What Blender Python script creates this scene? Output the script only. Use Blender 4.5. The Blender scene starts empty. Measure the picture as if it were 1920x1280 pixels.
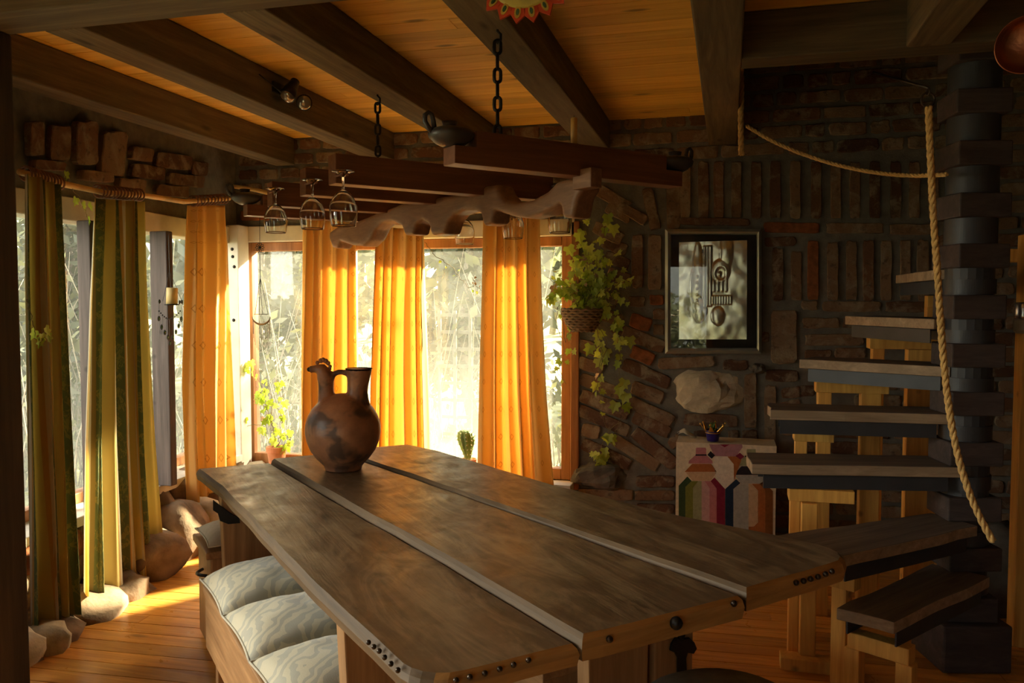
import bpy, bmesh, math, random
from mathutils import Vector, Matrix, noise
random.seed(7)
SC = bpy.context.scene
COL = SC.collection

# ---------------------------------------------------------------- camera
F_PX, HORIZON, VANISH = 1540.0, 565.0, 1365.0
EYE = Vector((0, 0, 1.47))
PITCH = math.atan((640 - HORIZON) / F_PX)
YAW = math.atan((VANISH - 960) / F_PX * math.cos(PITCH))
cam_data = bpy.data.cameras.new('camera')
cam_data.sensor_width = 36
cam_data.lens = 36 * F_PX / 1920
cam_data.clip_start = 0.05
cam = bpy.data.objects.new('camera', cam_data)
COL.objects.link(cam)
cam.location = EYE
cam.rotation_euler = (math.pi / 2 - PITCH, 0, YAW)
SC.camera = cam

# ---------------------------------------------------------------- light
SC.view_settings.view_transform = 'Standard'
SC.view_settings.look = 'None'
SC.view_settings.exposure = 1.0
SC.view_settings.gamma = 1
SC.view_settings.use_curve_mapping = False
SC.cycles.max_bounces = 12
SC.cycles.diffuse_bounces = 6
SC.cycles.transparent_max_bounces = 24
SC.cycles.sample_clamp_indirect = 6
SC.cycles.use_denoising = True
SUN_AZ = Vector((-0.54, -0.84, 0)).normalized()     # the way the light travels
SUN_EL = math.radians(24)
world = bpy.data.worlds.new('world')
SC.world = world
world.use_nodes = True
wn = world.node_tree
wn.nodes.clear()
w_out = wn.nodes.new('ShaderNodeOutputWorld')
w_bg = wn.nodes.new('ShaderNodeBackground')
w_sky = wn.nodes.new('ShaderNodeTexSky')
w_sky.sky_type = 'NISHITA'
w_sky.sun_disc = False
w_sky.sun_elevation = SUN_EL
w_sky.sun_rotation = math.atan2(-SUN_AZ.x, -SUN_AZ.y)
w_sky.air_density = 1.2
w_sky.dust_density = 5.0
w_mix = wn.nodes.new('ShaderNodeMix')
w_mix.data_type = 'RGBA'
w_mix.inputs[0].default_value = 0.93
w_mix.inputs[7].default_value = (0.31, 0.305, 0.26, 1)
wn.links.new(w_sky.outputs[0], w_mix.inputs[6])
wn.links.new(w_mix.outputs[2], w_bg.inputs[0])
w_bg.inputs[1].default_value = 3.0
wn.links.new(w_bg.outputs[0], w_out.inputs[0])

sun_data = bpy.data.lights.new('sun', 'SUN')
sun_data.energy = 27
sun_data.angle = math.radians(2.5)
sun_data.color = (1.0, 0.88, 0.60)
sun = bpy.data.objects.new('sun', sun_data)
COL.objects.link(sun)
sun_dir = Vector((SUN_AZ.x * math.cos(SUN_EL), SUN_AZ.y * math.cos(SUN_EL), -math.sin(SUN_EL)))
sun.rotation_euler = sun_dir.to_track_quat('-Z', 'Y').to_euler()
sun.location = (3, 9, 6)
# fill lamps added outside the near door and window to brighten the room
def fill_lamp(name, loc, aim, sx, sy, power, col):
    d = bpy.data.lights.new(name, 'AREA'); d.shape = 'RECTANGLE'; d.size = sx; d.size_y = sy; d.energy = power; d.color = col
    o = bpy.data.objects.new(name, d); COL.objects.link(o); o.location = loc
    o.rotation_euler = (Vector(aim) - Vector(loc)).to_track_quat('-Z', 'Y').to_euler()
fill_lamp('fill_lamp_side', (-5.6, 0.6, 2.6), (-2.0, 1.6, 0.9), 2.6, 2.4, 250, (1.0, 0.93, 0.80))
fill_lamp('fill_lamp_front', (-1.2, -3.6, 4.6), (-0.6, -0.4, 0.4), 2.6, 2.2, 140, (1.0, 0.95, 0.84))

# ---------------------------------------------------------------- measuring
FWD = Vector((-math.sin(YAW) * math.cos(PITCH), math.cos(YAW) * math.cos(PITCH), -math.sin(PITCH)))
RGT = Vector((math.cos(YAW), math.sin(YAW), 0))
UPV = RGT.cross(FWD)
def ray(x, y): return FWD + RGT * ((x - 960) / F_PX) - UPV * ((y - 640) / F_PX)
def onz(x, y, z): v = ray(x, y); return EYE + v * ((z - EYE.z) / v.z)
def ony(x, y, Y): v = ray(x, y); return EYE + v * (Y / v.y)
def onx(x, y, X): v = ray(x, y); return EYE + v * (X / v.x)
def ond(x, y, d): return EYE + ray(x, y) * d
def onplane(x, y, p, n): v = ray(x, y); return EYE + v * ((p - EYE).dot(n) / v.dot(n))
V = Vector
Z = V((0, 0, 1))
def lerp(a, b, t): return a + (b - a) * t
def interp(tab, x):
    if x <= tab[0][0]: return tab[0][1]
    for (a, p), (b, q) in zip(tab, tab[1:]):
        if x <= b: return p + (q - p) * (x - a) / (b - a)
    return tab[-1][1]

# ---------------------------------------------------------------- mesh building
class MB:
    def __init__(s): s.v, s.f, s.m, s.uv = [], [], [], {}
    def vert(s, p): s.v.append(V(p)); return len(s.v) - 1
    def face(s, ids, m=0, uv=None):
        if uv: s.uv[len(s.f)] = uv
        s.f.append(tuple(ids)); s.m.append(m)
    def box(s, c, size, rot=None, m=0):
        c = V(c); R = rot or Matrix.Identity(3)
        i = len(s.v)
        for dz in (-1, 1):
            for dx, dy in ((-1, -1), (1, -1), (1, 1), (-1, 1)):
                s.v.append(c + R @ V((dx * size[0] / 2, dy * size[1] / 2, dz * size[2] / 2)))
        for q in ((3, 2, 1, 0), (4, 5, 6, 7), (0, 1, 5, 4), (1, 2, 6, 5), (2, 3, 7, 6), (3, 0, 4, 7)):
            s.face([i + k for k in q], m)
    def span(s, x0, x1, y0, y1, z0, z1, m=0):
        s.box(((x0 + x1) / 2, (y0 + y1) / 2, (z0 + z1) / 2), (x1 - x0, y1 - y0, z1 - z0), None, m)
    def prism(s, poly, vec, m=0):
        n = len(poly); i = len(s.v); vec = V(vec)
        for p in poly: s.v.append(V(p))
        for p in poly: s.v.append(V(p) + vec)
        nrm = V((0, 0, 0))
        for a in range(n):
            p, q = V(poly[a]), V(poly[(a + 1) % n]); nrm += p.cross(q)
        fl = nrm.dot(vec) > 0
        a = list(range(i, i + n)); b = list(range(i + n, i + 2 * n))
        s.face(a[::-1] if fl else a, m); s.face(b if fl else b[::-1], m)
        for k in range(n):
            q = [a[k], a[(k + 1) % n], b[(k + 1) % n], b[k]]
            s.face(q if fl else q[::-1], m)
    def tube(s, pts, rad, n=8, m=0, cap=True, closed=False):
        pts = [V(p) for p in pts]; N = len(pts)
        if not hasattr(rad, '__len__'): rad = [rad] * N
        ref = None; rings = []
        for k in range(N):
            if closed: t = pts[(k + 1) % N] - pts[k - 1]
            else: t = pts[min(k + 1, N - 1)] - pts[max(k - 1, 0)]
            t = t.normalized() if t.length > 1e-9 else V((0, 0, 1))
            if ref is None:
                ref = t.orthogonal().normalized()
            ref = (ref - t * ref.dot(t))
            ref = ref.normalized() if ref.length > 1e-6 else t.orthogonal().normalized()
            b = t.cross(ref)
            i = len(s.v)
            for a in range(n):
                th = 2 * math.pi * a / n
                s.v.append(pts[k] + (ref * math.cos(th) + b * math.sin(th)) * rad[k])
            rings.append(i)
        for k in range(N if closed else N - 1):
            A, B = rings[k], rings[(k + 1) % N]
            for a in range(n):
                s.face((A + a, A + (a + 1) % n, B + (a + 1) % n, B + a), m)
        if cap and not closed:
            s.face([rings[0] + a for a in range(n)][::-1], m)
            s.face([rings[-1] + a for a in range(n)], m)
    def lathe(s, prof, n=24, c=(0, 0, 0), R=None, m=0):
        c = V(c); R = R or Matrix.Identity(3); rings = []
        for r, z in prof:
            i = len(s.v)
            if r < 1e-6:
                s.v.append(c + R @ V((0, 0, z))); rings.append((i, 1))
            else:
                for a in range(n):
                    th = 2 * math.pi * a / n
                    s.v.append(c + R @ V((r * math.cos(th), r * math.sin(th), z)))
                rings.append((i, n))
        for (A, na), (B, nb) in zip(rings, rings[1:]):
            for a in range(n):
                b = (a + 1) % n
                if na == 1 and nb == 1: continue
                if na == 1: s.face((A, B + b, B + a), m)
                elif nb == 1: s.face((A + a, A + b, B), m)
                else: s.face((A + a, A + b, B + b, B + a), m)
    def ball(s, c, r, n=10, m=0, sc=(1, 1, 1), R=None):
        R = R or Matrix.Identity(3)
        prof = [(r * math.sin(math.pi * k / (n // 2)), -r * math.cos(math.pi * k / (n // 2))) for k in range(n // 2 + 1)]
        prof[0] = (0, prof[0][1]); prof[-1] = (0, prof[-1][1])
        s.lathe(prof, n, c, R @ Matrix.Diagonal(sc), m)
    def grid(s, fn, nu, nv, m=0, uvf=None, flip=False):
        i = len(s.v)
        for b in range(nv + 1):
            for a in range(nu + 1): s.v.append(V(fn(a / nu, b / nv)))
        for b in range(nv):
            for a in range(nu):
                q = [(a, b), (a + 1, b), (a + 1, b + 1), (a, b + 1)]
                if flip: q = q[::-1]
                uv = [uvf(x / nu, y / nv) for x, y in q] if uvf else None
                s.face([i + y * (nu + 1) + x for x, y in q], m, uv)
    def rock(s, c, r, seed, n=14, amp=0.22, m=0):
        c = V(c)
        for k in range(n // 2 + 1):
            pass
        prof_n = max(6, n // 2); idx = []
        for k in range(prof_n + 1):
            ph = math.pi * k / prof_n; row = []
            cnt = 1 if k in (0, prof_n) else n
            for a in range(cnt):
                th = 2 * math.pi * a / n
                d = V((math.sin(ph) * math.cos(th), math.sin(ph) * math.sin(th), -math.cos(ph)))
                q = V([math.copysign(abs(t) ** 0.88, t) for t in d])
                sc = 1 + amp * noise.noise(d * 1.6 + V((seed * 3.1, seed * 1.7, 0))) + amp * .4 * noise.noise(d * 4 + V((seed, 0, 9)))
                row.append(s.vert(c + V((q.x * r[0], q.y * r[1], q.z * r[2])) * sc))
            idx.append(row)
        for A, B in zip(idx, idx[1:]):
            for a in range(n):
                b = (a + 1) % n
                if len(A) == 1: s.face((A[0], B[b], B[a]), m)
                elif len(B) == 1: s.face((A[a], A[b], B[0]), m)
                else: s.face((A[a], A[b], B[b], B[a]), m)

ROOT = {}
def add(name, mb, mats, parent=None, loc=None, smooth=False, bevel=0.0, kind=None, label=None, cat=None, group=None, subsurf=0, recalc=False):
    if parent is not None: base = ROOT[parent.name]
    elif loc is not None: base = V(loc)
    elif kind: base = V((0, 0, 0))
    else:
        xs = [v.x for v in mb.v]; ys = [v.y for v in mb.v]
        base = V(((min(xs) + max(xs)) / 2, (min(ys) + max(ys)) / 2, min(v.z for v in mb.v)))
    me = bpy.data.meshes.new(name)
    me.from_pydata([v - base for v in mb.v], [], mb.f)
    if mb.uv:
        ul = me.uv_layers.new(name='UVMap')
        for p in me.polygons:
            u = mb.uv.get(p.index)
            if u:
                for li, c in zip(p.loop_indices, u): ul.data[li].uv = c
    if not hasattr(mats, '__len__'): mats = [mats]
    for m in mats: me.materials.append(m)
    for p, m in zip(me.polygons, mb.m):
        p.material_index = min(m, len(mats) - 1); p.use_smooth = smooth
    o = bpy.data.objects.new(name, me)
    COL.objects.link(o)
    if parent is not None: o.parent = parent
    else: o.location = base
    ROOT[o.name] = base
    if recalc:
        bm = bmesh.new(); bm.from_mesh(me); bmesh.ops.recalc_face_normals(bm, faces=bm.faces); bm.to_mesh(me); bm.free()
    if bevel:
        b = o.modifiers.new('bevel', 'BEVEL'); b.width = bevel; b.segments = 2; b.limit_method = 'ANGLE'; b.angle_limit = math.radians(40)
    if subsurf:
        b = o.modifiers.new('sub', 'SUBSURF'); b.levels = subsurf; b.render_levels = subsurf
    if kind: o['kind'] = kind
    if label: o['label'] = label
    if cat: o['category'] = cat
    if group: o['group'] = group
    return o
def thing(name, label, cat, loc=(0, 0, 0), group=None, rotz=0.0):
    o = bpy.data.objects.new(name, None)
    COL.objects.link(o)
    o.empty_display_size = 0.05
    o.location = V(loc); o.rotation_euler = (0, 0, rotz)
    o['label'] = label; o['category'] = cat
    if group: o['group'] = group
    ROOT[o.name] = V(loc) if rotz == 0 else V((0, 0, 0))
    return o
def copy_thing(src, loc, label=None, rotz=None, scale=None):
    r = src.copy(); COL.objects.link(r); r.location = V(loc)
    if rotz is not None: r.rotation_euler = (0, 0, rotz)
    if scale: r.scale = (scale,) * 3
    if label: r['label'] = label
    for ch in list(src.children):
        c = ch.copy(); COL.objects.link(c); c.parent = r
        for g in list(ch.children):
            d = g.copy(); COL.objects.link(d); d.parent = c
    return r

# ---------------------------------------------------------------- materials
class NT:
    def __init__(s, name):
        s.mat = bpy.data.materials.new(name); s.mat.use_nodes = True
        s.t = s.mat.node_tree; s.t.nodes.clear()
        s.out = s.t.nodes.new('ShaderNodeOutputMaterial')
    def n(s, typ, _ins=None, **props):
        nd = s.t.nodes.new(typ)
        for k, v in props.items(): setattr(nd, k, v)
        for k, v in (_ins or {}).items():
            sock = nd.inputs[k]
            if isinstance(v, bpy.types.NodeSocket): s.t.links.new(v, sock)
            else: sock.default_value = v
        return nd
    def math(s, op, a, b=0.0, c=None):
        ins = {0: a, 1: b}
        if c is not None: ins[2] = c
        return s.n('ShaderNodeMath', ins, operation=op).outputs[0]
    def mix(s, fac, a, b, blend='MIX'):
        nd = s.n('ShaderNodeMix', None, data_type='RGBA', blend_type=blend)
        for k, v in ((0, fac), (6, a), (7, b)):
            if isinstance(v, bpy.types.NodeSocket): s.t.links.new(v, nd.inputs[k])
            else: nd.inputs[k].default_value = v if k == 0 else (*v[:3], 1)
        return nd.outputs[2]
    def ramp(s, fac, stops):
        nd = s.n('ShaderNodeValToRGB', {0: fac}); e = nd.color_ramp.elements
        while len(e) < len(stops): e.new(0.5)
        for el, (p, c) in zip(e, stops): el.position = p; el.color = (*c[:3], 1)
        return nd.outputs[0]
    def coords(s, which='Object', scale=(1, 1, 1), rotz=0.0, loc=(0, 0, 0)):
        tc = s.n('ShaderNodeTexCoord').outputs[which]
        return s.n('ShaderNodeMapping', {0: s.n('ShaderNodeMapping', {0: tc, 2: (0, 0, -rotz)}).outputs[0], 1: loc, 3: scale}).outputs[0]
    def noise(s, vec, scale=5, detail=4, rough=0.55, dist=0.0):
        return s.n('ShaderNodeTexNoise', {'Vector': vec, 'Scale': scale, 'Detail': detail, 'Roughness': rough, 'Distortion': dist}).outputs[0]
    def bump(s, h, strength=0.3, dist=0.01):
        return s.n('ShaderNodeBump', {'Height': h, 'Strength': strength, 'Distance': dist}).outputs[0]
    def bsdf(s, color, rough=0.6, normal=None, **kw):
        ins = {'Base Color': color if isinstance(color, bpy.types.NodeSocket) else (*color[:3], 1), 'Roughness': rough}
        if normal is not None: ins['Normal'] = normal
        for k, v in kw.items(): ins[k.replace('_', ' ')] = v
        return s.n('ShaderNodeBsdfPrincipled', ins).outputs[0]
    def done(s, sh): s.t.links.new(sh, s.out.inputs[0]); return s.mat

def m_plain(name, col, rough=0.6, vary=0.25, scale=14, metallic=0.0, bump=0.15, spec=0.5):
    t = NT(name); c = t.coords()
    n = t.noise(c, scale, 5)
    dark = tuple(x * (1 - vary) for x in col); lite = tuple(min(1, x * (1 + vary)) for x in col)
    colr = t.ramp(n, [(0.3, dark), (0.7, lite)])
    return t.done(t.bsdf(colr, rough, t.bump(t.noise(c, scale * 5, 3), bump, 0.004), Metallic=metallic, Specular_IOR_Level=spec))

def m_wood(name, dark, lite, rotz=0.0, axis='X', rough=0.6, island=0.0, bump=0.25, grain=1.0, knots=0.0, stain=None, rough_var=0.0, spec=0.4):
    t = NT(name)
    st = {'X': (0.55, 9, 9), 'Y': (9, 0.55, 9), 'Z': (9, 9, 0.55)}[axis]
    shift = t.n('ShaderNodeNewGeometry').outputs['Random Per Island'] if island else None
    c = t.coords('Object', st, rotz)
    if shift is not None:
        sv = t.n('ShaderNodeCombineXYZ', {0: t.math('MULTIPLY', shift, 7.0), 1: t.math('MULTIPLY', shift, 31.0), 2: t.math('MULTIPLY', shift, 13.0)}).outputs[0]
        c = t.n('ShaderNodeVectorMath', {0: c, 1: sv}, operation='ADD').outputs[0]
    n1 = t.noise(c, 2.2 * grain, 5, 0.62, 0.9)
    n2 = t.noise(c, 9 * grain, 4, 0.6, 0.3)
    f = t.math('ADD', t.math('MULTIPLY', n1, 0.7), t.math('MULTIPLY', n2, 0.3))
    col = t.ramp(f, [(0.30, dark), (0.52, tuple((a + b) / 2 for a, b in zip(dark, lite))), (0.68, lite)])
    if island:
        k = t.math('ADD', t.math('MULTIPLY', shift, 2 * island), 1 - island)
        kk = t.n('ShaderNodeCombineColor', {0: k, 1: k, 2: k}).outputs[0]
        col = t.mix(1.0, col, kk, 'MULTIPLY')
    if stain:
        cc = t.coords('Object', (0.8, 2.4, 2.4), rotz)
        sn = t.noise(cc, stain[1], 7, 0.66, 1.7)
        sf = t.n('ShaderNodeMapRange', {0: sn, 1: 0.46, 2: 0.66, 3: 0.0, 4: stain[2]}).outputs[0]
        col = t.mix(sf, col, stain[0])
    if knots:
        cc = t.coords('Object', (1.2 if axis == 'X' else 4, 1.2 if axis == 'Y' else 4, 4), rotz)
        vo = t.n('ShaderNodeTexVoronoi', {'Vector': cc, 'Scale': 1.7}).outputs[0]
        kf = t.n('ShaderNodeMapRange', {0: vo, 1: 0.05, 2: 0.13, 3: knots, 4: 0.0}).outputs[0]
        col = t.mix(kf, col, tuple(x * 0.25 for x in dark))
    r = rough
    if rough_var:
        r = t.n('ShaderNodeMapRange', {0: t.noise(t.coords('Object', (2, 2, 2), rotz), 4, 5, 0.6, 1.2), 1: 0.3, 2: 0.7, 3: rough - rough_var, 4: rough + rough_var}).outputs[0]
    return t.done(t.bsdf(col, r, t.bump(f, bump, 0.006), Specular_IOR_Level=spec))

M = {}
M['joist'] = m_wood('joist_wood', (0.06, 0.045, 0.026), (0.20, 0.15, 0.08), axis='Y', rough=0.75, knots=0.7)
M['joist_x'] = m_wood('trimmer_wood', (0.05, 0.036, 0.022), (0.16, 0.12, 0.065), axis='X', rough=0.75)
M['ceiling'] = m_wood('ceiling_pine', (0.72, 0.375, 0.05), (1.0, 0.66, 0.125), axis='X', rough=0.55, island=0.16, knots=0.75)
M['floor'] = m_wood('floor_boards', (0.48, 0.19, 0.032), (0.86, 0.42, 0.085), axis='X', rough=0.34, island=0.2, knots=0.5, rough_var=0.08)
M['post_z'] = m_wood('dark_post_wood', (0.022, 0.014, 0.010), (0.07, 0.045, 0.03), axis='Z', rough=0.8)
M['grey_post'] = m_wood('weathered_post_wood', (0.045, 0.034, 0.032), (0.13, 0.10, 0.09), axis='Z', rough=0.8, knots=0.5)
M['frame'] = m_wood('window_frame_wood', (0.22, 0.09, 0.03), (0.48, 0.22, 0.08), axis='Z', rough=0.5)
M['white_paint'] = m_plain('white_painted_wood', (0.66, 0.62, 0.54), 0.6, 0.14, 6)
M['pine_z'] = m_wood('pine_post_wood', (0.54, 0.25, 0.045), (0.90, 0.52, 0.12), axis='Z', rough=0.55, knots=0.6)
M['tread'] = m_wood('tread_wood', (0.06, 0.047, 0.038), (0.17, 0.13, 0.095), axis='X', rough=0.7, knots=0.4)
M['newel'] = m_wood('newel_block_wood', (0.03, 0.021, 0.019), (0.085, 0.06, 0.054), axis='X', rough=0.75)
M['steel'] = m_plain('dark_grey_steel', (0.05, 0.052, 0.058), 0.5, 0.15, 9, metallic=0.35)
M['iron'] = m_plain('black_iron', (0.022, 0.020, 0.020), 0.42, 0.3, 20, metallic=0.6)
M['stud'] = m_plain('bronze_stud', (0.07, 0.055, 0.045), 0.32, 0.2, 30, metallic=0.85)
M['black_clay'] = m_plain('black_clay', (0.035, 0.033, 0.032), 0.42, 0.2, 20)
M['rope'] = m_plain('sisal_rope', (0.62, 0.40, 0.14), 0.9, 0.25, 60, bump=0.6)
M['bamboo'] = m_plain('bamboo_pole', (0.62, 0.40, 0.14), 0.5, 0.25, 12)
M['ring'] = m_plain('wooden_curtain_ring', (0.20, 0.085, 0.04), 0.5, 0.2, 20)
M['terracotta'] = m_plain('terracotta', (0.52, 0.20, 0.09), 0.75, 0.15, 20)
M['copper'] = m_plain('aged_copper', (0.26, 0.085, 0.04), 0.3, 0.3, 10, metallic=0.9)

def m_brick():
    t = NT('old_brick'); g = t.n('ShaderNodeNewGeometry').outputs['Random Per Island']
    c = t.coords()
    col = t.ramp(g, [(0.0, (0.085, 0.042, 0.026)), (0.3, (0.14, 0.072, 0.042)), (0.55, (0.19, 0.115, 0.066)), (0.8, (0.24, 0.16, 0.095)), (1.0, (0.17, 0.085, 0.048))])
    n = t.noise(c, 9, 6, 0.65, 0.6)
    f = t.n('ShaderNodeMapRange', {0: n, 1: 0.48, 2: 0.62, 3: 0, 4: 0.75}).outputs[0]
    col = t.mix(f, col, (0.30, 0.25, 0.17))
    n2 = t.noise(c, 22, 5, 0.7)
    f2 = t.n('ShaderNodeMapRange', {0: n2, 1: 0.55, 2: 0.7, 3: 0, 4: 0.8}).outputs[0]
    col = t.mix(f2, col, (0.05, 0.032, 0.025))
    return t.done(t.bsdf(col, 0.85, t.bump(t.noise(c, 40, 6, 0.7), 0.7, 0.01), Specular_IOR_Level=0.25))
M['brick'] = m_brick()
M['brick_red'] = m_plain('orange_brick', (0.24, 0.085, 0.032), 0.85, 0.35, 24, bump=0.5, spec=0.2)
M['mortar'] = m_plain('grey_mortar', (0.16, 0.15, 0.125), 0.9, 0.2, 18, bump=0.6, spec=0.2)
M['stone'] = m_plain('pale_field_stone', (0.52, 0.45, 0.32), 0.85, 0.28, 11, bump=0.9, spec=0.25)
M['stone_brown'] = m_plain('brown_field_stone', (0.20, 0.135, 0.085), 0.9, 0.5, 7, bump=0.9, spec=0.2)
M['stone_grey'] = m_plain('dark_grey_stone', (0.13, 0.115, 0.095), 0.85, 0.4, 9, bump=0.9, spec=0.25)
M['plaster'] = m_plain('dim_plaster', (0.10, 0.07, 0.05), 0.9, 0.2, 6)

def m_pane():
    t = NT('dusty_hazed_window_glass')
    tr = t.n('ShaderNodeBsdfTransparent', {0: (0.97, 0.98, 0.96, 1)}).outputs[0]
    tl = t.n('ShaderNodeBsdfTranslucent', {0: (0.95, 0.93, 0.85, 1)}).outputs[0]
    gl = t.n('ShaderNodeBsdfGlossy', {0: (1, 1, 1, 1), 1: 0.02}).outputs[0]
    fr = t.n('ShaderNodeFresnel', {0: 1.45}).outputs[0]
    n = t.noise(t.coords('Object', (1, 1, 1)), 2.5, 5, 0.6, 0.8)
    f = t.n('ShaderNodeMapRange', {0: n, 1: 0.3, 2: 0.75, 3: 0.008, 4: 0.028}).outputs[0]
    # dust veil, thickened low down to put the bright sunlit haze into the panes
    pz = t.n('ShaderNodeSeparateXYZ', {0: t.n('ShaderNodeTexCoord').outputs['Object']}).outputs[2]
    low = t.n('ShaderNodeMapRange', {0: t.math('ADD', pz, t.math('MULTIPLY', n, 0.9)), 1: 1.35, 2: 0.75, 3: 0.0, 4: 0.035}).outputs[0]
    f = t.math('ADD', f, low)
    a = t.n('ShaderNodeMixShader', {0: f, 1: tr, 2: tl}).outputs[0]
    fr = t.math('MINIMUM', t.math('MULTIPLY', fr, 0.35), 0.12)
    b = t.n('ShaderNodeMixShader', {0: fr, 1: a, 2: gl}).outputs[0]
    return t.done(b)
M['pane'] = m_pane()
def m_glass():
    t = NT('clear_glass')
    return t.done(t.n('ShaderNodeBsdfGlass', {'Color': (1, 1, 1, 1), 'Roughness': 0.0, 'IOR': 1.45}).outputs[0])
M['glass'] = m_glass()
def m_cover_glass():
    t = NT('picture_glass')
    tr = t.n('ShaderNodeBsdfTransparent', {0: (0.96, 0.97, 0.96, 1)}).outputs[0]
    gl = t.n('ShaderNodeBsdfGlossy', {0: (1, 1, 1, 1), 1: 0.01}).outputs[0]
    fr = t.n('ShaderNodeFresnel', {0: 1.5}).outputs[0]
    return t.done(t.n('ShaderNodeMixShader', {0: fr, 1: tr, 2: gl}).outputs[0])
M['cover_glass'] = m_cover_glass()

def cloth_shader(t, col, trans, rough=0.85, tcol=None):
    d = t.n('ShaderNodeBsdfDiffuse', {0: col}).outputs[0]
    l = t.n('ShaderNodeBsdfTranslucent', {0: tcol if tcol is not None else col}).outputs[0]
    return t.n('ShaderNodeMixShader', {0: trans, 1: d, 2: l}).outputs[0]
def m_orange():
    t = NT('orange_curtain_cloth')
    uv = t.n('ShaderNodeTexCoord').outputs['UV']
    s = t.n('ShaderNodeSeparateXYZ', {0: uv})
    u, v = s.outputs[0], s.outputs[1]
    def cell(x, p): return t.math('ABSOLUTE', t.math('SUBTRACT', t.math('FRACT', t.math('DIVIDE', x, p)), 0.5))
    d = t.math('ADD', t.math('MULTIPLY', cell(u, 0.14), 0.14), t.math('MULTIPLY', cell(v, 0.17), 0.13))
    ring = t.math('LESS_THAN', t.math('ABSOLUTE', t.math('SUBTRACT', d, 0.013)), 0.0028)
    fine = t.noise(t.n('ShaderNodeMapping', {0: uv, 3: (900, 160, 1)}).outputs[0], 1.0, 2)
    col = t.mix(t.math('MULTIPLY', fine, 0.35), (0.90, 0.65, 0.26), (0.84, 0.54, 0.17))
    col = t.mix(t.math('MULTIPLY', ring, 0.5), col, (0.42, 0.18, 0.04))
    return t.done(cloth_shader(t, col, 0.36))
M['orange'] = m_orange()
def m_green():
    t = NT('striped_green_curtain_cloth')
    uv = t.n('ShaderNodeTexCoord').outputs['UV']
    s = t.n('ShaderNodeSeparateXYZ', {0: uv}); u, v = s.outputs[0], s.outputs[1]
    f = t.math('FRACT', t.math('DIVIDE', u, 0.40))
    nd = t.n('ShaderNodeValToRGB', {0: f}); nd.color_ramp.interpolation = 'CONSTANT'
    e = nd.color_ramp.elements
    stops = [(0, (0.20, 0.235, 0.12)), (0.25, (0.60, 0.40, 0.15)), (0.29, (0.74, 0.68, 0.52)), (0.38, (0.40, 0.30, 0.14)), (0.41, (0.64, 0.54, 0.22)), (0.78, (0.60, 0.40, 0.15)), (0.82, (0.66, 0.60, 0.44)), (0.95, (0.34, 0.27, 0.12))]
    while len(e) < len(stops): e.new(0.5)
    for el, (p, c) in zip(e, stops): el.position = p; el.color = (*c, 1)
    # damask figure on the green band
    mu = t.math('ABSOLUTE', t.math('SUBTRACT', f, 0.125))
    w = t.math('ADD', t.math('MULTIPLY', t.math('SINE', t.math('MULTIPLY', v, 34.0)), 0.05), t.math('MULTIPLY', t.math('SINE', t.math('MULTIPLY', v, 97.0)), 0.045))
    ds = t.noise(t.n('ShaderNodeMapping', {0: uv, 3: (60, 40, 1)}).outputs[0], 1.0, 3, 0.6, 1.5)
    m = t.math('MULTIPLY', t.math('LESS_THAN', mu, t.math('ADD', w, 0.09)), t.math('GREATER_THAN', ds, 0.5))
    col = t.mix(t.math('MULTIPLY', m, 0.6), nd.outputs[0], (0.46, 0.40, 0.15))
    return t.done(cloth_shader(t, col, 0.56))
M['green'] = m_green()
M['lining'] = (lambda t: t.done(cloth_shader(t, (0.72, 0.70, 0.62, 1), 0.45)))(NT('pale_curtain_lining'))
def m_cushion():
    t = NT('paisley_cushion_cloth')
    c = t.coords('Object', (1, 1, 1))
    n = t.noise(c, 9, 2, 0.5, 2.6)
    w = t.n('ShaderNodeTexWave', {'Vector': c, 'Scale': 7, 'Distortion': 14, 'Detail': 2, 'Detail Scale': 1.4}).outputs[1]
    f = t.math('GREATER_THAN', t.math('ADD', t.math('MULTIPLY', w, 0.6), t.math('MULTIPLY', n, 0.5)), 0.55)
    col = t.mix(f, (0.46, 0.42, 0.30), (0.33, 0.32, 0.255))
    return t.done(t.bsdf(col, 0.75, t.bump(t.noise(c, 260, 2), 0.25, 0.002), Sheen_Weight=0.3))
M['cushion'] = m_cushion()
M['cushion_plain'] = m_plain('plain_linen_cloth', (0.45, 0.41, 0.32), 0.85, 0.1, 30)
M['cushion_dark'] = m_plain('olive_brown_cushion_cloth', (0.16, 0.135, 0.09), 0.9, 0.2, 30)
def m_leaf(name, a, b, tr=0.45):
    t = NT(name); g = t.n('ShaderNodeNewGeometry').outputs['Random Per Island']
    col = t.ramp(g, [(0, a), (1, b)])
    d = t.n('ShaderNodeBsdfPrincipled', {'Base Color': col, 'Roughness': 0.5}).outputs[0]
    l = t.n('ShaderNodeBsdfTranslucent', {0: t.mix(1.0, col, (1.0, 1.0, 0.55), 'MULTIPLY')}).outputs[0]
    return t.done(t.n('ShaderNodeMixShader', {0: tr, 1: d, 2: l}).outputs[0])
M['ivy'] = m_leaf('ivy_leaf', (0.30, 0.42, 0.05), (0.70, 0.78, 0.18), 0.55)
M['ivy_dry'] = m_plain('dry_ivy_leaf', (0.55, 0.34, 0.16), 0.7)
M['stem'] = m_plain('vine_stem', (0.20, 0.15, 0.06), 0.7)
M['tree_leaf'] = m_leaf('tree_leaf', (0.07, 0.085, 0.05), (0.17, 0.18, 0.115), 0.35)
M['tree_leaf_far'] = m_leaf('haze_tinted_far_leaf', (0.20, 0.22, 0.17), (0.33, 0.34, 0.27), 0.35)  # haze painted into the leaf colour: far foliage made paler and greyer
M['tree_leaf_pale'] = m_leaf('pale_tree_leaf', (0.12, 0.135, 0.085), (0.25, 0.25, 0.17), 0.35)
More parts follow.
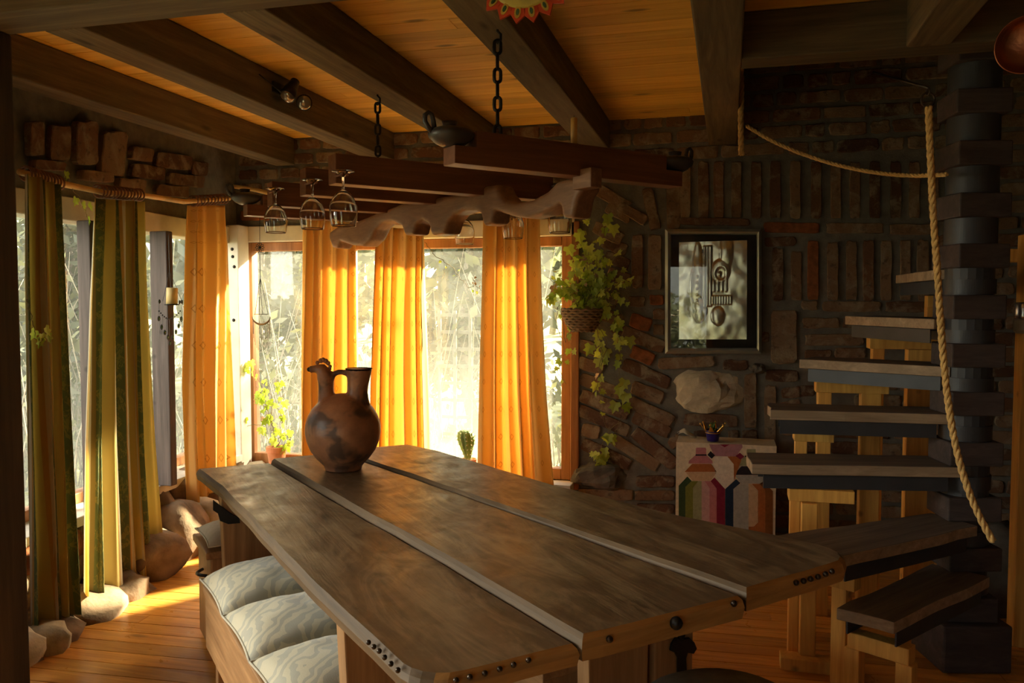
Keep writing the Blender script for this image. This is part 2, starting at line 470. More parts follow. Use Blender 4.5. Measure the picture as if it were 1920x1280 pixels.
M['bark'] = m_plain('pale_bark', (0.30, 0.26, 0.20), 0.9, 0.3, 12)
M['table'] = m_wood('worn_table_wood', (0.060, 0.037, 0.018), (0.160, 0.102, 0.052), rotz=math.radians(132), axis='X', rough=0.40, grain=0.8, bump=0.4, stain=((0.27, 0.195, 0.105), 3.2, 0.75), rough_var=0.12, island=0.0, knots=0.6, spec=0.5)
M['table_side'] = m_wood('table_edge_wood', (0.06, 0.036, 0.016), (0.16, 0.098, 0.044), rotz=math.radians(132), axis='X', rough=0.6)
M['table_end'] = m_wood('table_end_wood', (0.24, 0.12, 0.035), (0.56, 0.31, 0.10), rotz=math.radians(132), axis='Y', rough=0.55)
M['trestle'] = m_wood('trestle_board_wood', (0.18, 0.09, 0.035), (0.46, 0.26, 0.11), axis='Z', rough=0.55, grain=0.8)
M['bench'] = m_wood('bench_board_wood', (0.18, 0.09, 0.035), (0.44, 0.25, 0.11), rotz=math.radians(132), axis='X', rough=0.5, grain=0.8)
M['rack'] = m_wood('red_brown_bar_wood', (0.10, 0.036, 0.014), (0.24, 0.095, 0.038), rotz=math.radians(48), axis='X', rough=0.5)
M['yoke'] = m_wood('carved_yoke_wood', (0.15, 0.072, 0.034), (0.32, 0.17, 0.088), rotz=math.radians(132), axis='X', rough=0.5)
M['soil'] = m_plain('potting_soil', (0.06, 0.04, 0.03), 0.95)

# ================================================================ the room
YW = 5.10                     # inner face of the back wall
ZC = 2.58                     # ceiling boards
ZJ = 2.40                     # underside of the joists
def XL(y): return -3.06 - 0.13 * max(0, y - 3.0)     # inner face of the left wall

def planks(name, x0, x1, y0, y1, z0, z1, w, mat, seed, rot=0.0, holes=None, gap=0.004, cuts=3):
    rnd = random.Random(seed); mb = MB(); y = y0; k = 0
    while y < y1:
        xs = sorted([x0, x1] + [rnd.uniform(x0, x1) for _ in range(cuts)])
        for a, b in zip(xs, xs[1:]):
            if b - a < 0.02: continue
            segs = [(a, b)]
            if holes:
                hx0, hx1, hy0, hy1 = holes
                if y + w > hy0 and y < hy1:
                    segs = []
                    if a < hx0: segs.append((a, min(b, hx0)))
                    if b > hx1: segs.append((max(a, hx1), b))
            for p, q in segs:
                if q - p > 0.02: mb.span(p + 0.001, q - 0.001, y + gap / 2, min(y + w, y1) - gap / 2, z0 + rnd.uniform(0, 0.0015), z1)
        y += w
    if rot:
        R = Matrix.Rotation(rot, 3, 'Z')
        mb.v = [R @ v for v in mb.v]
    return mb
fl = planks('floor', -3.45, 2.45, -1.9, 5.6, -0.03, 0.0, 0.098, M['floor'], 3, rot=math.radians(3.6), gap=0.0055, cuts=2)
fl.v = [V((v.x, v.y, 0.0 if v.z > -0.01 else -0.03)) for v in fl.v]
add('floor', fl, M['floor'], kind='structure')
sub = MB(); sub.span(-3.6, 2.3, -1.8, YW + 0.3, -0.12, -0.031); add('floor_underlay', sub, M['plaster'], kind='structure')

cl = planks('ceiling', -3.6, 2.2, -1.6, YW + 0.1, ZC, ZC + 0.02, 0.118, M['ceiling'], 5, holes=(0.06, 2.3, 3.45, 6), gap=0.004, cuts=1)
add('ceiling', cl, M['ceiling'], kind='structure')
roof = MB(); roof.span(-3.7, 0.06, -1.7, YW + 0.3, ZC + 0.021, ZC + 0.10); roof.span(0.06, 2.4, -1.7, 3.45, ZC + 0.021, ZC + 0.10)
roof.span(0.0, 2.4, 3.40, YW + 0.3, 3.5, 3.6); roof.span(0.0, 2.4, 3.38, 3.45, ZC + 0.1, 3.5); roof.span(-0.04, 0.03, 3.45, YW + 0.1, ZC + 0.1, 3.5)
add('ceiling_upper', roof, M['plaster'], kind='structure')

# joists, the trimmer they butt into and the stair header
for i, (xa, xb, ya, yb) in enumerate([(-3.02, -2.87, 2.38, YW + .02), (-2.295, -2.14, 2.38, YW + .02), (-1.595, -1.44, 2.38, YW + .02), (-0.87, -0.715, 2.38, YW + .02), (-0.125, 0.04, 2.38, YW + .02), (0.62, 0.77, 0.9, 3.33)]):
    mb = MB(); mb.span(xa, xb, ya, yb, ZJ, ZC)
    # a little waviness along the sawn edges
    add('ceiling_beam', mb, M['joist'], kind='structure', bevel=0.006)
mb = MB(); mb.span(-3.2, 0.04, 2.20, 2.38, ZJ, ZC); add('ceiling_beam', mb, M['joist_x'], kind='structure', bevel=0.006)
mb = MB(); mb.span(0.04, 2.2, 3.33, 3.47, ZJ, ZC); add('ceiling_beam', mb, M['joist_x'], kind='structure', bevel=0.006)

# ---- back wall: mortar bed with every brick set in it
def poly_brick(mb, pts, depth, rnd, m=0, inset=0.006, nrm=V((0, -1, 0))):
    """pts: four corners on the wall plane, in order; stands proud of the mortar by depth"""
    c = sum(pts, V()) / 4
    n = len(pts); A, B, Cc = [], [], []
    dep = depth * rnd.uniform(0.6, 1.3)
    ring = []
    for k in range(n):
        p, q = pts[k], pts[(k + 1) % n]
        for t in (0.08, 0.36, 0.64, 0.92):
            s = p.lerp(q, t)
            if t in (0.36, 0.64): s = s + (s - c).normalized() * rnd.uniform(-0.006, 0.006)
            else: s = s + (s - c).normalized() * rnd.uniform(-0.005, 0.001)
            ring.append(s)
    for s in ring:
        A.append(mb.vert(s - nrm * 0.02)); B.append(mb.vert(s + nrm * (dep - inset * 0.7)))
        d = (c - s); Cc.append(mb.vert(s + d.normalized() * inset + nrm * (dep + rnd.uniform(-0.001, 0.001))))
    N = len(ring)
    for k in range(N):
        l = (k + 1) % N
        mb.face((A[k], A[l], B[l], B[k]), m); mb.face((B[k], B[l], Cc[l], Cc[k]), m)
    mb.face(Cc, m)
def px_rect(cx, cy, l, w, ang):
    a = math.radians(ang); ux, uy = math.cos(a), math.sin(a)
    return [(cx + sx * l / 2 * ux - sy * w / 2 * uy, cy + sx * l / 2 * uy + sy * w / 2 * ux) for sx, sy in ((-1, -1), (1, -1), (1, 1), (-1, 1))]
BR = [(1113,656,60,26,20),(1108,685,50,24,20),(1127,724,85,25,22),(1135,758,98,26,22),(1133,788,104,24,24),(1108,808,34,25,10),
 (1137,851,100,24,25),(1190,847,105,24,32),(1208,636,85,26,22),(1201,604,40,26,18),(1205,666,44,25,25),(1212,700,95,25,24),(1214,735,62,26,22),
 (1220,770,95,24,25),(1222,796,76,24,24),(1228,840,100,26,40),(1287,679,105,22,-3),(1379,684,46,19,0),(1407,751,102,23,90),(1444,775,105,22,90),
 (1467,704,61,22,2),(1333,787,101,23,2),(1316,816,30,18,0),(1375,816,22,20,0),(1406,817,30,22,0),(1229,902,72,22,0),(1228,928,75,19,0),(1136,926,102,21,1),
 (1229,952,70,18,1),(1266,827,25,20,-40),(1483,735,34,20,-5),(1482,757,38,14,-12),(1196,490,100,21,90),(1228,492,104,26,90),(1153,461,50,24,22),(1157,489,50,24,22),
 (1141,437,60,24,25),(1161,518,44,24,20),(1194,565,32,20,2),(1232,562,27,20,0),(1235,589,22,20,0),(1235,618,20,22,0),(1130,560,60,24,20),(1140,592,60,24,20),(1165,620,36,20,20),
 (1263,385,90,26,90),(1222,392,80,22,78),(1150,372,70,24,30),(1186,400,60,22,30),(1160,400,50,20,28),(1340,416,130,14,1),
 (1484,427,103,20,1),(1603,428,108,20,0),(1711,430,86,20,0),(1463,453,58,18,-2),(1518,572,29,19,0),(1597,574,108,20,0),(1700,575,80,20,0),
 (1470,631,100,50,90),(1539,605,69,20,0),(1610,605,60,20,0),(1564,637,110,22,0),(1534,665,50,20,0),(1594,661,57,20,0),(1660,640,60,22,0),(1700,607,90,20,0),(1497,734,62,20,-4)]
for x in (1285, 1319, 1348, 1381, 1418, 1454, 1491, 1530, 1567, 1603, 1640, 1679, 1714, 1750): BR.append((x, 356, 106, 20, 90))
for x, t in ((1458, 465), (1493, 470), (1524, 452), (1561, 454), (1596, 452), (1628, 450), (1661, 450), (1697, 450), (1730, 450)): BR.append((x, (t + 563) / 2, 563 - t, 21, 90))
STONES = [(1321, 732, 61, 38, 'p'), (1125, 890, 52, 28, 'g'), (1420, 690, 14, 10, 'g')]
RED = {(1232,562), (1205,666), (1201,604), (1484,427), (1524, 507)}
rndb = random.Random(11)
def overl(px, py, pad=3):
    for (cx, cy, l, w, a) in BR:
        r = math.radians(a); dx, dy = px - cx, py - cy
        u = dx * math.cos(r) + dy * math.sin(r); v = -dx * math.sin(r) + dy * math.cos(r)
        if abs(u) < l / 2 + pad and abs(v) < w / 2 + pad: return True
    for (cx, cy, rx, ry, k) in STONES:
        if ((px - cx) / (rx + pad)) ** 2 + ((py - cy) / (ry + pad)) ** 2 < 1: return True
    return False
mb = MB()
def wall_px(p): return ony(p[0], p[1], YW)
for b in BR:
    mb_m = 1 if (b[0], int(b[1])) in RED else 0
    poly_brick(mb, [wall_px(p) for p in px_rect(*b)], 0.016, rndb, mb_m)
# plain courses wherever nothing was measured
z = 0.02; row = 0
while z < 3.4:
    h = rndb.uniform(0.066, 0.076); x = -0.90 + rndb.uniform(-0.2, 0)
    while x < 2.1:
        l = rndb.choice((0.11, 0.22, 0.24, 0.25)) * rndb.uniform(0.9, 1.05)
        a, b = max(x, -0.90), min(x + l, 2.1)
        if b - a > 0.04:
            ok = True
            for sx in (0.02, 0.25, 0.5, 0.75, 0.98):
                for sz in (0.1, 0.5, 0.9):
                    p = V((a + (b - a) * sx, YW, z + h * sz)) - EYE
                    px, py = 960 + F_PX * p.dot(RGT) / p.dot(FWD), 640 - F_PX * p.dot(UPV) / p.dot(FWD)
                    if overl(px, py, 2): ok = False
            if ok:
                j = lambda: rndb.uniform(-0.004, 0.004)
                poly_brick(mb, [V((a + j(), YW, z + j())), V((b + j(), YW, z + j())), V((b + j(), YW, z + h + j())), V((a + j(), YW, z + h + j()))], 0.014, rndb)
        x += l + rndb.uniform(0.016, 0.026)
    z += h + rndb.uniform(0.018, 0.026); row += 1
for (cx, cy, rx, ry, k) in STONES:
    c = ony(cx, cy, YW + 0.03); s = c.y / F_PX * 1.03
    mb.rock(c, (rx * s, 0.09, ry * s), cx, 26, 0.26, 3 if k == 'p' else 4)
mb.span(-0.93, 2.3, YW, YW + 0.3, 0, 3.5, 2)
add('wall_back', mb, [M['brick'], M['brick_red'], M['mortar'], M['stone'], M['stone_grey']], kind='structure')
ZS, ZH = 0.33, 1.97           # sill and head of the back windows
mb = MB()
mb.span(-3.6, -0.93, YW, YW + 0.3, 0, ZS, 2)
mb.span(-3.6, -0.93, YW, YW + 0.13, ZH, 2.62, 2)
rb = random.Random(5)
zz = ZH + 0.06
while zz < 2.5:
    x = -3.3
    while x < -0.98:
        l = rb.uniform(0.12, 0.26)
        j = lambda: rb.uniform(-0.005, 0.005)
        poly_brick(mb, [V((x + j(), YW, zz + j())), V((min(x + l, -0.95), YW, zz + j())), V((min(x + l, -0.95), YW, zz + 0.07 + j())), V((x + j(), YW, zz + 0.07))], 0.014, rb, 1 if rb.random() < 0.06 else 0)
        x += l + 0.022
    zz += 0.094
add('wall_rear', mb, [M['brick'], M['brick_red'], M['mortar']], kind='structure')

# ---- left wall: brick over the windows, rubble stone under them
ZLS, ZLH = 0.42, 1.95
mb = MB()
def wall_seg(mb, y0, y1, z0, z1, t=0.3, m=0):
    mb.prism([V((XL(y0), y0, z0)), V((XL(y1), y1, z0)), V((XL(y1) - t, y1, z0)), V((XL(y0) - t, y0, z0))], (0, 0, z1 - z0), m)
for a, b in ((-1.7, 0.0), (2.1, 2.7), (4.98, YW + 0.3)): wall_seg(mb, a, b, 0, 2.62, 0.3, 2)
wall_seg(mb, 0.0, 2.1, 0, ZLS, 0.3, 2); wall_seg(mb, 0.0, 2.1, ZLH, 2.62, 0.3, 2)
wall_seg(mb, 2.7, 4.98, 0, ZLS, 0.3, 2)
wall_seg(mb, 2.7, 4.98, ZLH, 2.62, 0.3, 2)
LW = V((-3.06, 3.0, 0)); LN = V((1, 0.13, 0)).normalized()
for (cx, cy, l, w, a) in [(67,260,64,28,88),(112,268,66,36,92),(160,268,82,40,90),(212,288,84,46,95),(265,289,40,26,10),(324,302,66,27,8),(371,316,30,26,8),(277,322,62,26,8),(347,338,66,23,7),(246,348,50,26,5),(320,358,60,22,5),(420,330,50,22,5),(470,330,60,22,5),(180,330,60,20,5),(90,310,60,18,5)]:
    pts = [onplane(p[0], p[1], LW, LN) for p in px_rect(cx, cy, l, w, a)]
    if max(p.z for p in pts) < 2.57 and max(p.y for p in pts) < YW: poly_brick(mb, pts, 0.016, rb, 0, nrm=LN)
rs = random.Random(21)
y = 2.3
while y < 4.9:                      # boulders bulging out at the foot of the wall
    l = rs.uniform(0.22, 0.42); big = y > 3.5
    if big: mb.rock((XL(y) + 0.08, y + l / 2, 0.10), (rs.uniform(0.18, 0.24), l * 0.56, rs.uniform(0.17, 0.24)), y * 7, 20, 0.3, 4 if rs.random() < 0.85 else 3)
    else:
        mb.rock((XL(y) + 0.13, y + l / 2, -0.01), (rs.uniform(0.18, 0.22), l * 0.56, rs.uniform(0.10, 0.13)), y * 7, 20, 0.3, 4)
        mb.rock((XL(y) - 0.06, y + l / 2, 0.20), (rs.uniform(0.12, 0.15), l * 0.54, 0.13), y * 3, 18, 0.3, 4)
    y += l * 0.86
y = 2.4
while y < 4.95:
    l = rs.uniform(0.16, 0.32)
    mb.rock((XL(y) - 0.02, y + l / 2, 0.32 + rs.uniform(-0.02, 0.02)), (rs.uniform(0.09, 0.13), l * 0.52, rs.uniform(0.07, 0.10)), y * 5 + 2, 16, 0.3, 4 if rs.random() < 0.6 else 5)
    y += l * 0.92
for a, b, c, r in ((2.62, 0.04, 0.14, 0.10), (2.80, 0.02, 0.10, 0.09)):
    mb.rock((XL(a) + 0.26, a, b), (0.13, c, r), a * 9, 16, 0.3, 3)
ob = add('wall_left', mb, [M['brick'], M['brick_red'], M['mortar'], M['stone'], M['stone_brown'], M['brick_red']], kind='structure')
for p in ob.data.polygons: p.use_smooth = p.material_index in (3, 4, 5)

mb = MB(); mb.span(2.2, 2.4, -1.8, YW + 0.3, 0, 3.5); add('wall_right', mb, M['plaster'], kind='structure')
mb = MB(); mb.span(-3.6, -1.5, -1.9, -1.7, 0, 2.62); mb.span(-0.2, 2.4, -1.9, -1.7, 0, 2.62); mb.span(-1.5, -0.2, -1.9, -1.7, 2.05, 2.62); add('wall_front', mb, M['plaster'], kind='structure')
# glazed door and window on the near side of the room, mirrored in the picture glass
mb = MB(); a, b, e = -1.5, -0.2, 0.09
mb.span(a, a + e, -1.83, -1.77, 0, 2.05); mb.span(b - e, b, -1.83, -1.77, 0, 2.05); mb.span(a + e, b - e, -1.83, -1.77, 0, 0.25); mb.span(a + e, b - e, -1.83, -1.77, 1.96, 2.05)
w = add('door_1', mb, M['frame'], kind='structure', loc=(a, -1.8, 0), bevel=0.004)
g = MB(); g.span(a + e, b - e, -1.803, -1.797, 0.25, 1.96); add('door_glass', g, M['cover_glass'], parent=w)

# ---- windows of the left wall
def lwall_box(mb, y0, y1, z0, z1, d0, d1, m=0):
    """box lying along the left wall, d measured into the room from its face"""
    T = V((-0.13, 1, 0)).normalized()
    def P(y, d): return V((XL(y), y, 0)) + LN * d
    mb.prism([P(y0, d0) + Z * z0, P(y1, d0) + Z * z0, P(y1, d1) + Z * z0, P(y0, d1) + Z * z0], (0, 0, z1 - z0), m)
for k, (a, b) in enumerate(((2.72, 3.38), (3.42, 3.98), (4.04, 4.96), (0.0, 2.1))):
    mb = MB(); e = 0.055
    lwall_box(mb, a, a + e, ZLS, ZLH, -0.20, -0.13); lwall_box(mb, b - e, b, ZLS, ZLH, -0.20, -0.13)
    lwall_box(mb, a + e, b - e, ZLS, ZLS + e, -0.20, -0.13); lwall_box(mb, a + e, b - e, ZLH - e, ZLH, -0.20, -0.13)
    w = add('window_%d' % (k + 1), mb, M['frame'], kind='structure', loc=(XL(a), a, ZLS), bevel=0.004)
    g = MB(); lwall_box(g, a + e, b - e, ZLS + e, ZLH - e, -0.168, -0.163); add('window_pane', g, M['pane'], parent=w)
mb = MB(); lwall_box(mb, 2.6, 4.98, ZLS - 0.05, ZLS, -0.2, 0.09); add('trim_1', mb, M['white_paint'], kind='structure', bevel=0.006)
mb = MB(); lwall_box(mb, 2.6, 4.98, ZLH - 0.085, ZLH + 0.03, -0.12, 0.02); add('trim_2', mb, M['white_paint'], kind='structure', bevel=0.006)
mb = MB()
mb.span(ony(283, 600, 3.98).x, ony(315, 600, 3.98).x, 3.98, 4.035, ZLS, ZLH - 0.085)
add('window_post', mb, M['grey_post'], kind='structure', bevel=0.006)
mb = MB(); mb.span(ony(147, 600, 3.36).x, ony(172, 600, 3.36).x, 3.36, 3.46, ZLS, ZLH - 0.085); add('window_post', mb, M['grey_post'], kind='structure', bevel=0.006)
# corner post, painted white, with its bolts
mb = MB(); mb.span(-3.325, -3.225, 4.95, 5.08, 0, ZH + 0.02); add('trim_3', mb, M['white_paint'], kind='structure', bevel=0.006)
for x, y in ((433, 467), (434, 481), (437, 500), (436, 600)):
    q = ony(x + 2, y, 4.948); b = MB(); b.lathe([(0, -0.004), (0.011, -0.004), (0.011, 0.002), (0.005, 0.006), (0, 0.006)], 12, q, Matrix(((1, 0, 0), (0, 0, -1), (0, 1, 0)))); add('bolt', b, M['iron'], parent=bpy.data.objects['trim_3'], smooth=True)
# ---- windows of the back wall
for k, (a, b) in enumerate(((-3.29, -2.56), (-2.52, -1.40), (-1.36, -0.96))):
    mb = MB(); e = 0.06
    mb.span(a, a + e, YW + 0.02, YW + 0.10, ZS, ZH - 0.09); mb.span(b - e, b, YW + 0.02, YW + 0.10, ZS, ZH - 0.09)
    mb.span(a + e, b - e, YW + 0.02, YW + 0.10, ZS, ZS + 0.07); mb.span(a + e, b - e, YW + 0.02, YW + 0.10, ZH - 0.15, ZH - 0.09)
    w = add('window_%d' % (k + 5), mb, M['frame'], kind='structure', loc=(a, YW + 0.02, ZS), bevel=0.004)
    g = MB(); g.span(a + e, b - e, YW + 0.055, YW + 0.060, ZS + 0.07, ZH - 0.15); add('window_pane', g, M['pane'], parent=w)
mb = MB(); mb.span(-3.30, -0.93, YW - 0.02, YW + 0.12, ZH - 0.088, ZH + 0.02); add('trim_4', mb, M['white_paint'], kind='structure', bevel=0.006)
mb = MB(); mb.span(-3.28, -0.93, YW - 0.13, YW + 0.14, ZS - 0.05, ZS); add('trim_5', mb, M['white_paint'], kind='structure', bevel=0.006)
mb = MB(); mb.span(-0.955, -0.90, YW - 0.02, YW + 0.12, ZS - 0.05, ZH); add('trim_6', mb, M['frame'], kind='structure', bevel=0.006)
# post under the trimmer, close to the camera's left
mb = MB(); mb.span(-2.72, -2.43, 2.20, 2.38, 0, ZJ); add('pillar', mb, M['post_z'], kind='structure', bevel=0.01)
# upright by the stairs and the ledge on it

# ================================================================ curtains and their rods
def curtain(label, group, mat, rows, plane, nrm, nfold, amp, wid, seed, phase=0.0, lining=False, u0=0.0, nv=40):
    """rows: (xl, yl, xr, yr) in the photo from the heading down, laid on the plane the cloth hangs in"""
    P = [(onplane(a, b, plane, nrm), onplane(c, d, plane, nrm)) for a, b, c, d in rows]
    rnd = random.Random(seed); ph = [rnd.uniform(0, 6) for _ in range(8)]
    H = len(P) - 1
    nu = nfold * 14
    def at(u, v):
        k = min(int(v * H), H - 1); t = v * H - k
        L = P[k][0].lerp(P[k + 1][0], t); R = P[k][1].lerp(P[k + 1][1], t)
        w = u + 0.03 * math.sin(2 * math.pi * u * 1.7 + ph[0] + v * 1.3) * math.sin(math.pi * u)
        p = L.lerp(R, w)
        a = 2 * math.pi * (nfold * u + 0.10 * math.sin(3.1 * v + ph[1]) + 0.22 * math.sin(2 * math.pi * u * 1.3 + ph[2])) + phase
        s = math.sin(a); s = math.copysign(abs(s) ** 0.8, s)
        A = amp * (0.55 + 0.45 * v) * (0.75 + 0.35 * math.sin(2 * math.pi * u * 2.3 + ph[3]))
        d = A * s + 0.35 * A * math.sin(2 * a + ph[4] + v * 1.5)
        side = (P[k][1] - P[k][0]).normalized()
        return p + nrm * d + side * (0.25 * A * math.cos(a))
    mb = MB()
    hgt = abs(P[0][0].z - P[-1][0].z)
    mb.grid(at, nu, nv, 0, lambda u, v: (u * wid + u0, -v * hgt))
    o = add('curtain', mb, mat, smooth=True, label=label, cat='curtain', group=group)
    s = o.modifiers.new('cloth', 'SOLIDIFY'); s.thickness = 0.0016; s.offset = 0
    return o, P
def rod(label, pts, r, grp=None):
    mb = MB(); q = []
    for a, b in zip(pts, pts[1:]):
        for k in range(5): q.append(V(a).lerp(V(b), k / 5))
    q.append(V(pts[-1]))
    rad = [r * (1 + 0.10 * noise.noise(p * 6)) for p in q]
    mb.tube(q, rad, 10)
    return add('curtain_rod', mb, M['bamboo'], smooth=True, label=label, cat='curtain rod')
def rings(cur, a, b, n, r, nrm):
    d = (b - a).normalized()
    for k in range(n):
        c = a.lerp(b, (k + 0.5) / n)
        ax1 = nrm; ax2 = Z
        tilt = d * random.uniform(-0.3, 0.3)
        pts = [c + ax1 * (r * math.cos(t)) + (ax2 + tilt) * (r * math.sin(t)) for t in [2 * math.pi * q / 16 for q in range(16)]]
        mb = MB(); mb.tube(pts, 0.0045, 6, closed=True)
        add('curtain_ring', mb, M['ring'], parent=cur, smooth=True)

PL, NL = V((-2.90, 3.0, 0)), LN          # plane the left curtains hang in
PB, NB = V((0, 4.93, 0)), V((0, -1, 0))
c1, p1 = curtain('green and yellow striped curtain beside the dark pillar, hanging lowest to the floor', None, M['green'],
    [(44, 325, 116, 350), (44, 520, 122, 520), (48, 800, 132, 800), (56, 1172, 147, 1146)], V((-2.86, 3.0, 0)), NL, 5, 0.05, 0.95, 3, 0.4, u0=0.07)
c2, p2 = curtain('green damask striped curtain in front of the left windows with sunlit hem', None, M['green'],
    [(176, 372, 266, 378), (170, 560, 272, 560), (163, 830, 285, 830), (160, 1118, 303, 1088)], V((-2.86, 3.0, 0)), NL, 6, 0.052, 1.2, 8, 1.2, u0=0.30)
c3, p3 = curtain('orange curtain at the room corner between the left and rear windows', None, M['orange'],
    [(354, 385, 424, 385), (350, 460, 428, 460), (346, 720, 428, 720), (358, 992, 430, 985)], V((-2.93, 3.0, 0)), NL, 4, 0.04, 0.8, 5, 0.0)
c4, p4 = curtain('orange curtain directly behind the clay jug', 'orange curtains of the rear windows', M['orange'],
    [(566, 408, 664, 415), (565, 560, 665, 560), (564, 720, 668, 720), (566, 935, 674, 930)], PB, NB, 5, 0.04, 0.95, 14, 0.8)
c5, p5 = curtain('orange curtain just right of the clay jug, between two window gaps', 'orange curtains of the rear windows', M['orange'],
    [(706, 425, 797, 430), (704, 560, 798, 560), (700, 720, 803, 720), (697, 935, 810, 930)], PB, NB, 5, 0.042, 0.9, 23, 2.0)
c6, p6 = curtain('widest orange curtain, between the cactus and the hanging ivy basket', 'orange curtains of the rear windows', M['orange'],
    [(907, 395, 1010, 398), (904, 560, 1014, 560), (899, 740, 1022, 740), (894, 925, 1036, 915)], PB, NB, 5, 0.045, 1.0, 31, 0.3)
RL = V((-2.90, 3.0, 0))
rod_l = [onplane(x, y, RL, NL) for x, y in ((36, 322), (120, 345), (200, 362), (270, 366), (345, 378), (430, 372))]
rod('bent bamboo curtain rod along the left windows carrying three curtains', rod_l, 0.014)
rod_b = [ony(x, y, 4.95) for x, y in ((436, 349), (480, 356), (540, 371), (620, 388), (720, 398), (860, 398), (960, 392), (1058, 398))]
rod('bamboo curtain rod along the rear windows behind the hanging bars', rod_b, 0.014)
def on_rod(R, x):     # point of a rod above photo column x
    best = None
    for a, b in zip(R, R[1:]):
        for k in range(21):
            p = a.lerp(b, k / 20); d = p - EYE
            e = abs(960 + F_PX * d.dot(RGT) / d.dot(FWD) - x)
            if best is None or e < best[0]: best = (e, p)
    return best[1]
rings(c1, on_rod(rod_l, 47), on_rod(rod_l, 114), 11, 0.030, NL)
rings(c2, on_rod(rod_l, 180), on_rod(rod_l, 264), 13, 0.030, NL)
rings(c3, on_rod(rod_l, 357), on_rod(rod_l, 422), 10, 0.030, NL)
rings(c4, on_rod(rod_b, 568), on_rod(rod_b, 660), 9, 0.030, NB)
rings(c5, on_rod(rod_b, 708), on_rod(rod_b, 794), 9, 0.030, NB)
rings(c6, on_rod(rod_b, 910), on_rod(rod_b, 1006), 10, 0.030, NB)

# ================================================================ table, benches, cushions
O2 = V((-0.55, 1.44, 0)); T = V((-0.705, 0.709, 0)).normalized(); S = V((0.709, 0.705, 0)).normalized()
RT = Matrix((T, S, Z)).transposed()          # table frame
def TB(t, s, z): return O2 + T * t + S * s + Z * z
ZT = 0.77
table = thing('dining_table', 'long rustic table of three thick worn planks with studded rounded ends', 'table', TB(1.14, 0.55, 0))
def plank(outline, z, th, seed, name='plank'):
    """outline in (t, s); edges get a hand-hewn wobble"""
    rnd = random.Random(seed); pts = []
    n = len(outline)
    for k in range(n):
        a, b = outline[k], outline[(k + 1) % n]
        L = math.hypot(b[0] - a[0], b[1] - a[1]); m = max(1, int(L / 0.07))
        for q in range(m):
            t, s = lerp(a[0], b[0], q / m), lerp(a[1], b[1], q / m)
            w = 0.006 * noise.noise(V((t * 4, s * 9, seed))) if L > 0.2 else 0
            pts.append((t + w * 0.6, s + w))
    top = []; mb = MB()
    N = len(pts); c = (sum(p[0] for p in pts) / N, sum(p[1] for p in pts) / N)
    rings_ = []
    for off, zz in ((0.0, z - th), (-0.004, z - th * 0.5), (0.0, z - 0.010), (0.008, z)):
        row = []
        for t, s in pts:
            d = math.hypot(t - c[0], s - c[1]) or 1
            # inward offset by edge normal is close enough to a pull towards the middle line
            ds = off if s < c[1] else -off
            dt = off if t < c[0] else -off
            row.append(mb.vert(TB(t + dt, s + ds, zz)))
        rings_.append(row)
    for A, B in zip(rings_, rings_[1:]):
        for k in range(N):
            l = (k + 1) % N
            e = (pts[l][0] - pts[k][0], pts[l][1] - pts[k][1]); mb.face((A[k], A[l], B[l], B[k]), 2 if abs(e[1]) > abs(e[0]) else 1)
    mb.face(rings_[-1], 0); mb.face(rings_[0][::-1], 1)
    return add(name, mb, [M['table'], M['table_side'], M['table_end']], parent=table)
def arc(c, r, a0, a1, n=5): return [(c[0] + r * math.cos(math.radians(lerp(a0, a1, k / n))), c[1] + r * math.sin(math.radians(lerp(a0, a1, k / n)))) for k in range(n + 1)]
# near end is t = 0; outlines run counter-clockwise seen from above in (t, s)
plank([(1.9, -0.02)] + [(2.285, -0.042), (2.265, 0.262)] + [(1.4, 0.29), (0.6, 0.325), (-0.02, 0.338)] + arc((0.07, 0.07), 0.088, 180, 270, 5)[0:] + [(0.6, -0.03)], 0.755, 0.046, 1)
plank([(2.25, 0.268), (2.245, 0.566), (1.2, 0.69), (-0.03, 0.805), (-0.034, 0.397), (-0.03, 0.344), (0.6, 0.331), (1.4, 0.296)], 0.775, 0.055, 2)
plank([(2.25, 0.574), (2.235, 0.911), (2.01, 0.965), (1.134, 1.04), (0.562, 1.148), (0.30, 1.235)] + arc((0.11, 1.17), 0.11, 80, 180, 5) + [(-0.02, 0.828), (1.2, 0.698)], 0.785, 0.055, 3)
def stud(x, y, at, n, r):
    p = onplane(x, y, at, n); mb = MB()
    mb.ball(p, r, 10)
    return add('stud', mb, M['stud'], parent=table, smooth=True)
for x, y in ((855,1275),(881,1269),(909,1262),(937,1254),(963,1246),(991,1237)): stud(x, y, TB(-0.024, 0, 0), T, 0.0062)
for x, y in ((691,1204),(701,1212),(711,1220),(721,1232),(733,1244),(746,1256)): stud(x, y, TB(0, -0.036, 0), S, 0.0058)
for x, y in ((1493,1092),(1507,1089),(1520,1085),(1534,1081),(1548,1076),(1560,1071)): stud(x, y, TB(-0.016, 0, 0), T, 0.0078)
stud(1143, 1198, TB(-0.040, 0, 0), T, 0.0080); stud(1376, 1131, TB(-0.036, 0, 0), T, 0.0080)
for k in range(6):
    mb = MB(); mb.box(TB(2.272, 0.02 + 0.022 * k, 0.735), (0.010, 0.008, 0.030), RT); add('staple', mb, M['iron'], parent=table)
mb = MB(); mb.ball(onplane(1268, 1168, TB(-0.042, 0, 0), T), 0.015, 14); add('boss', mb, M['iron'], parent=table, smooth=True, label='black iron ball boss')
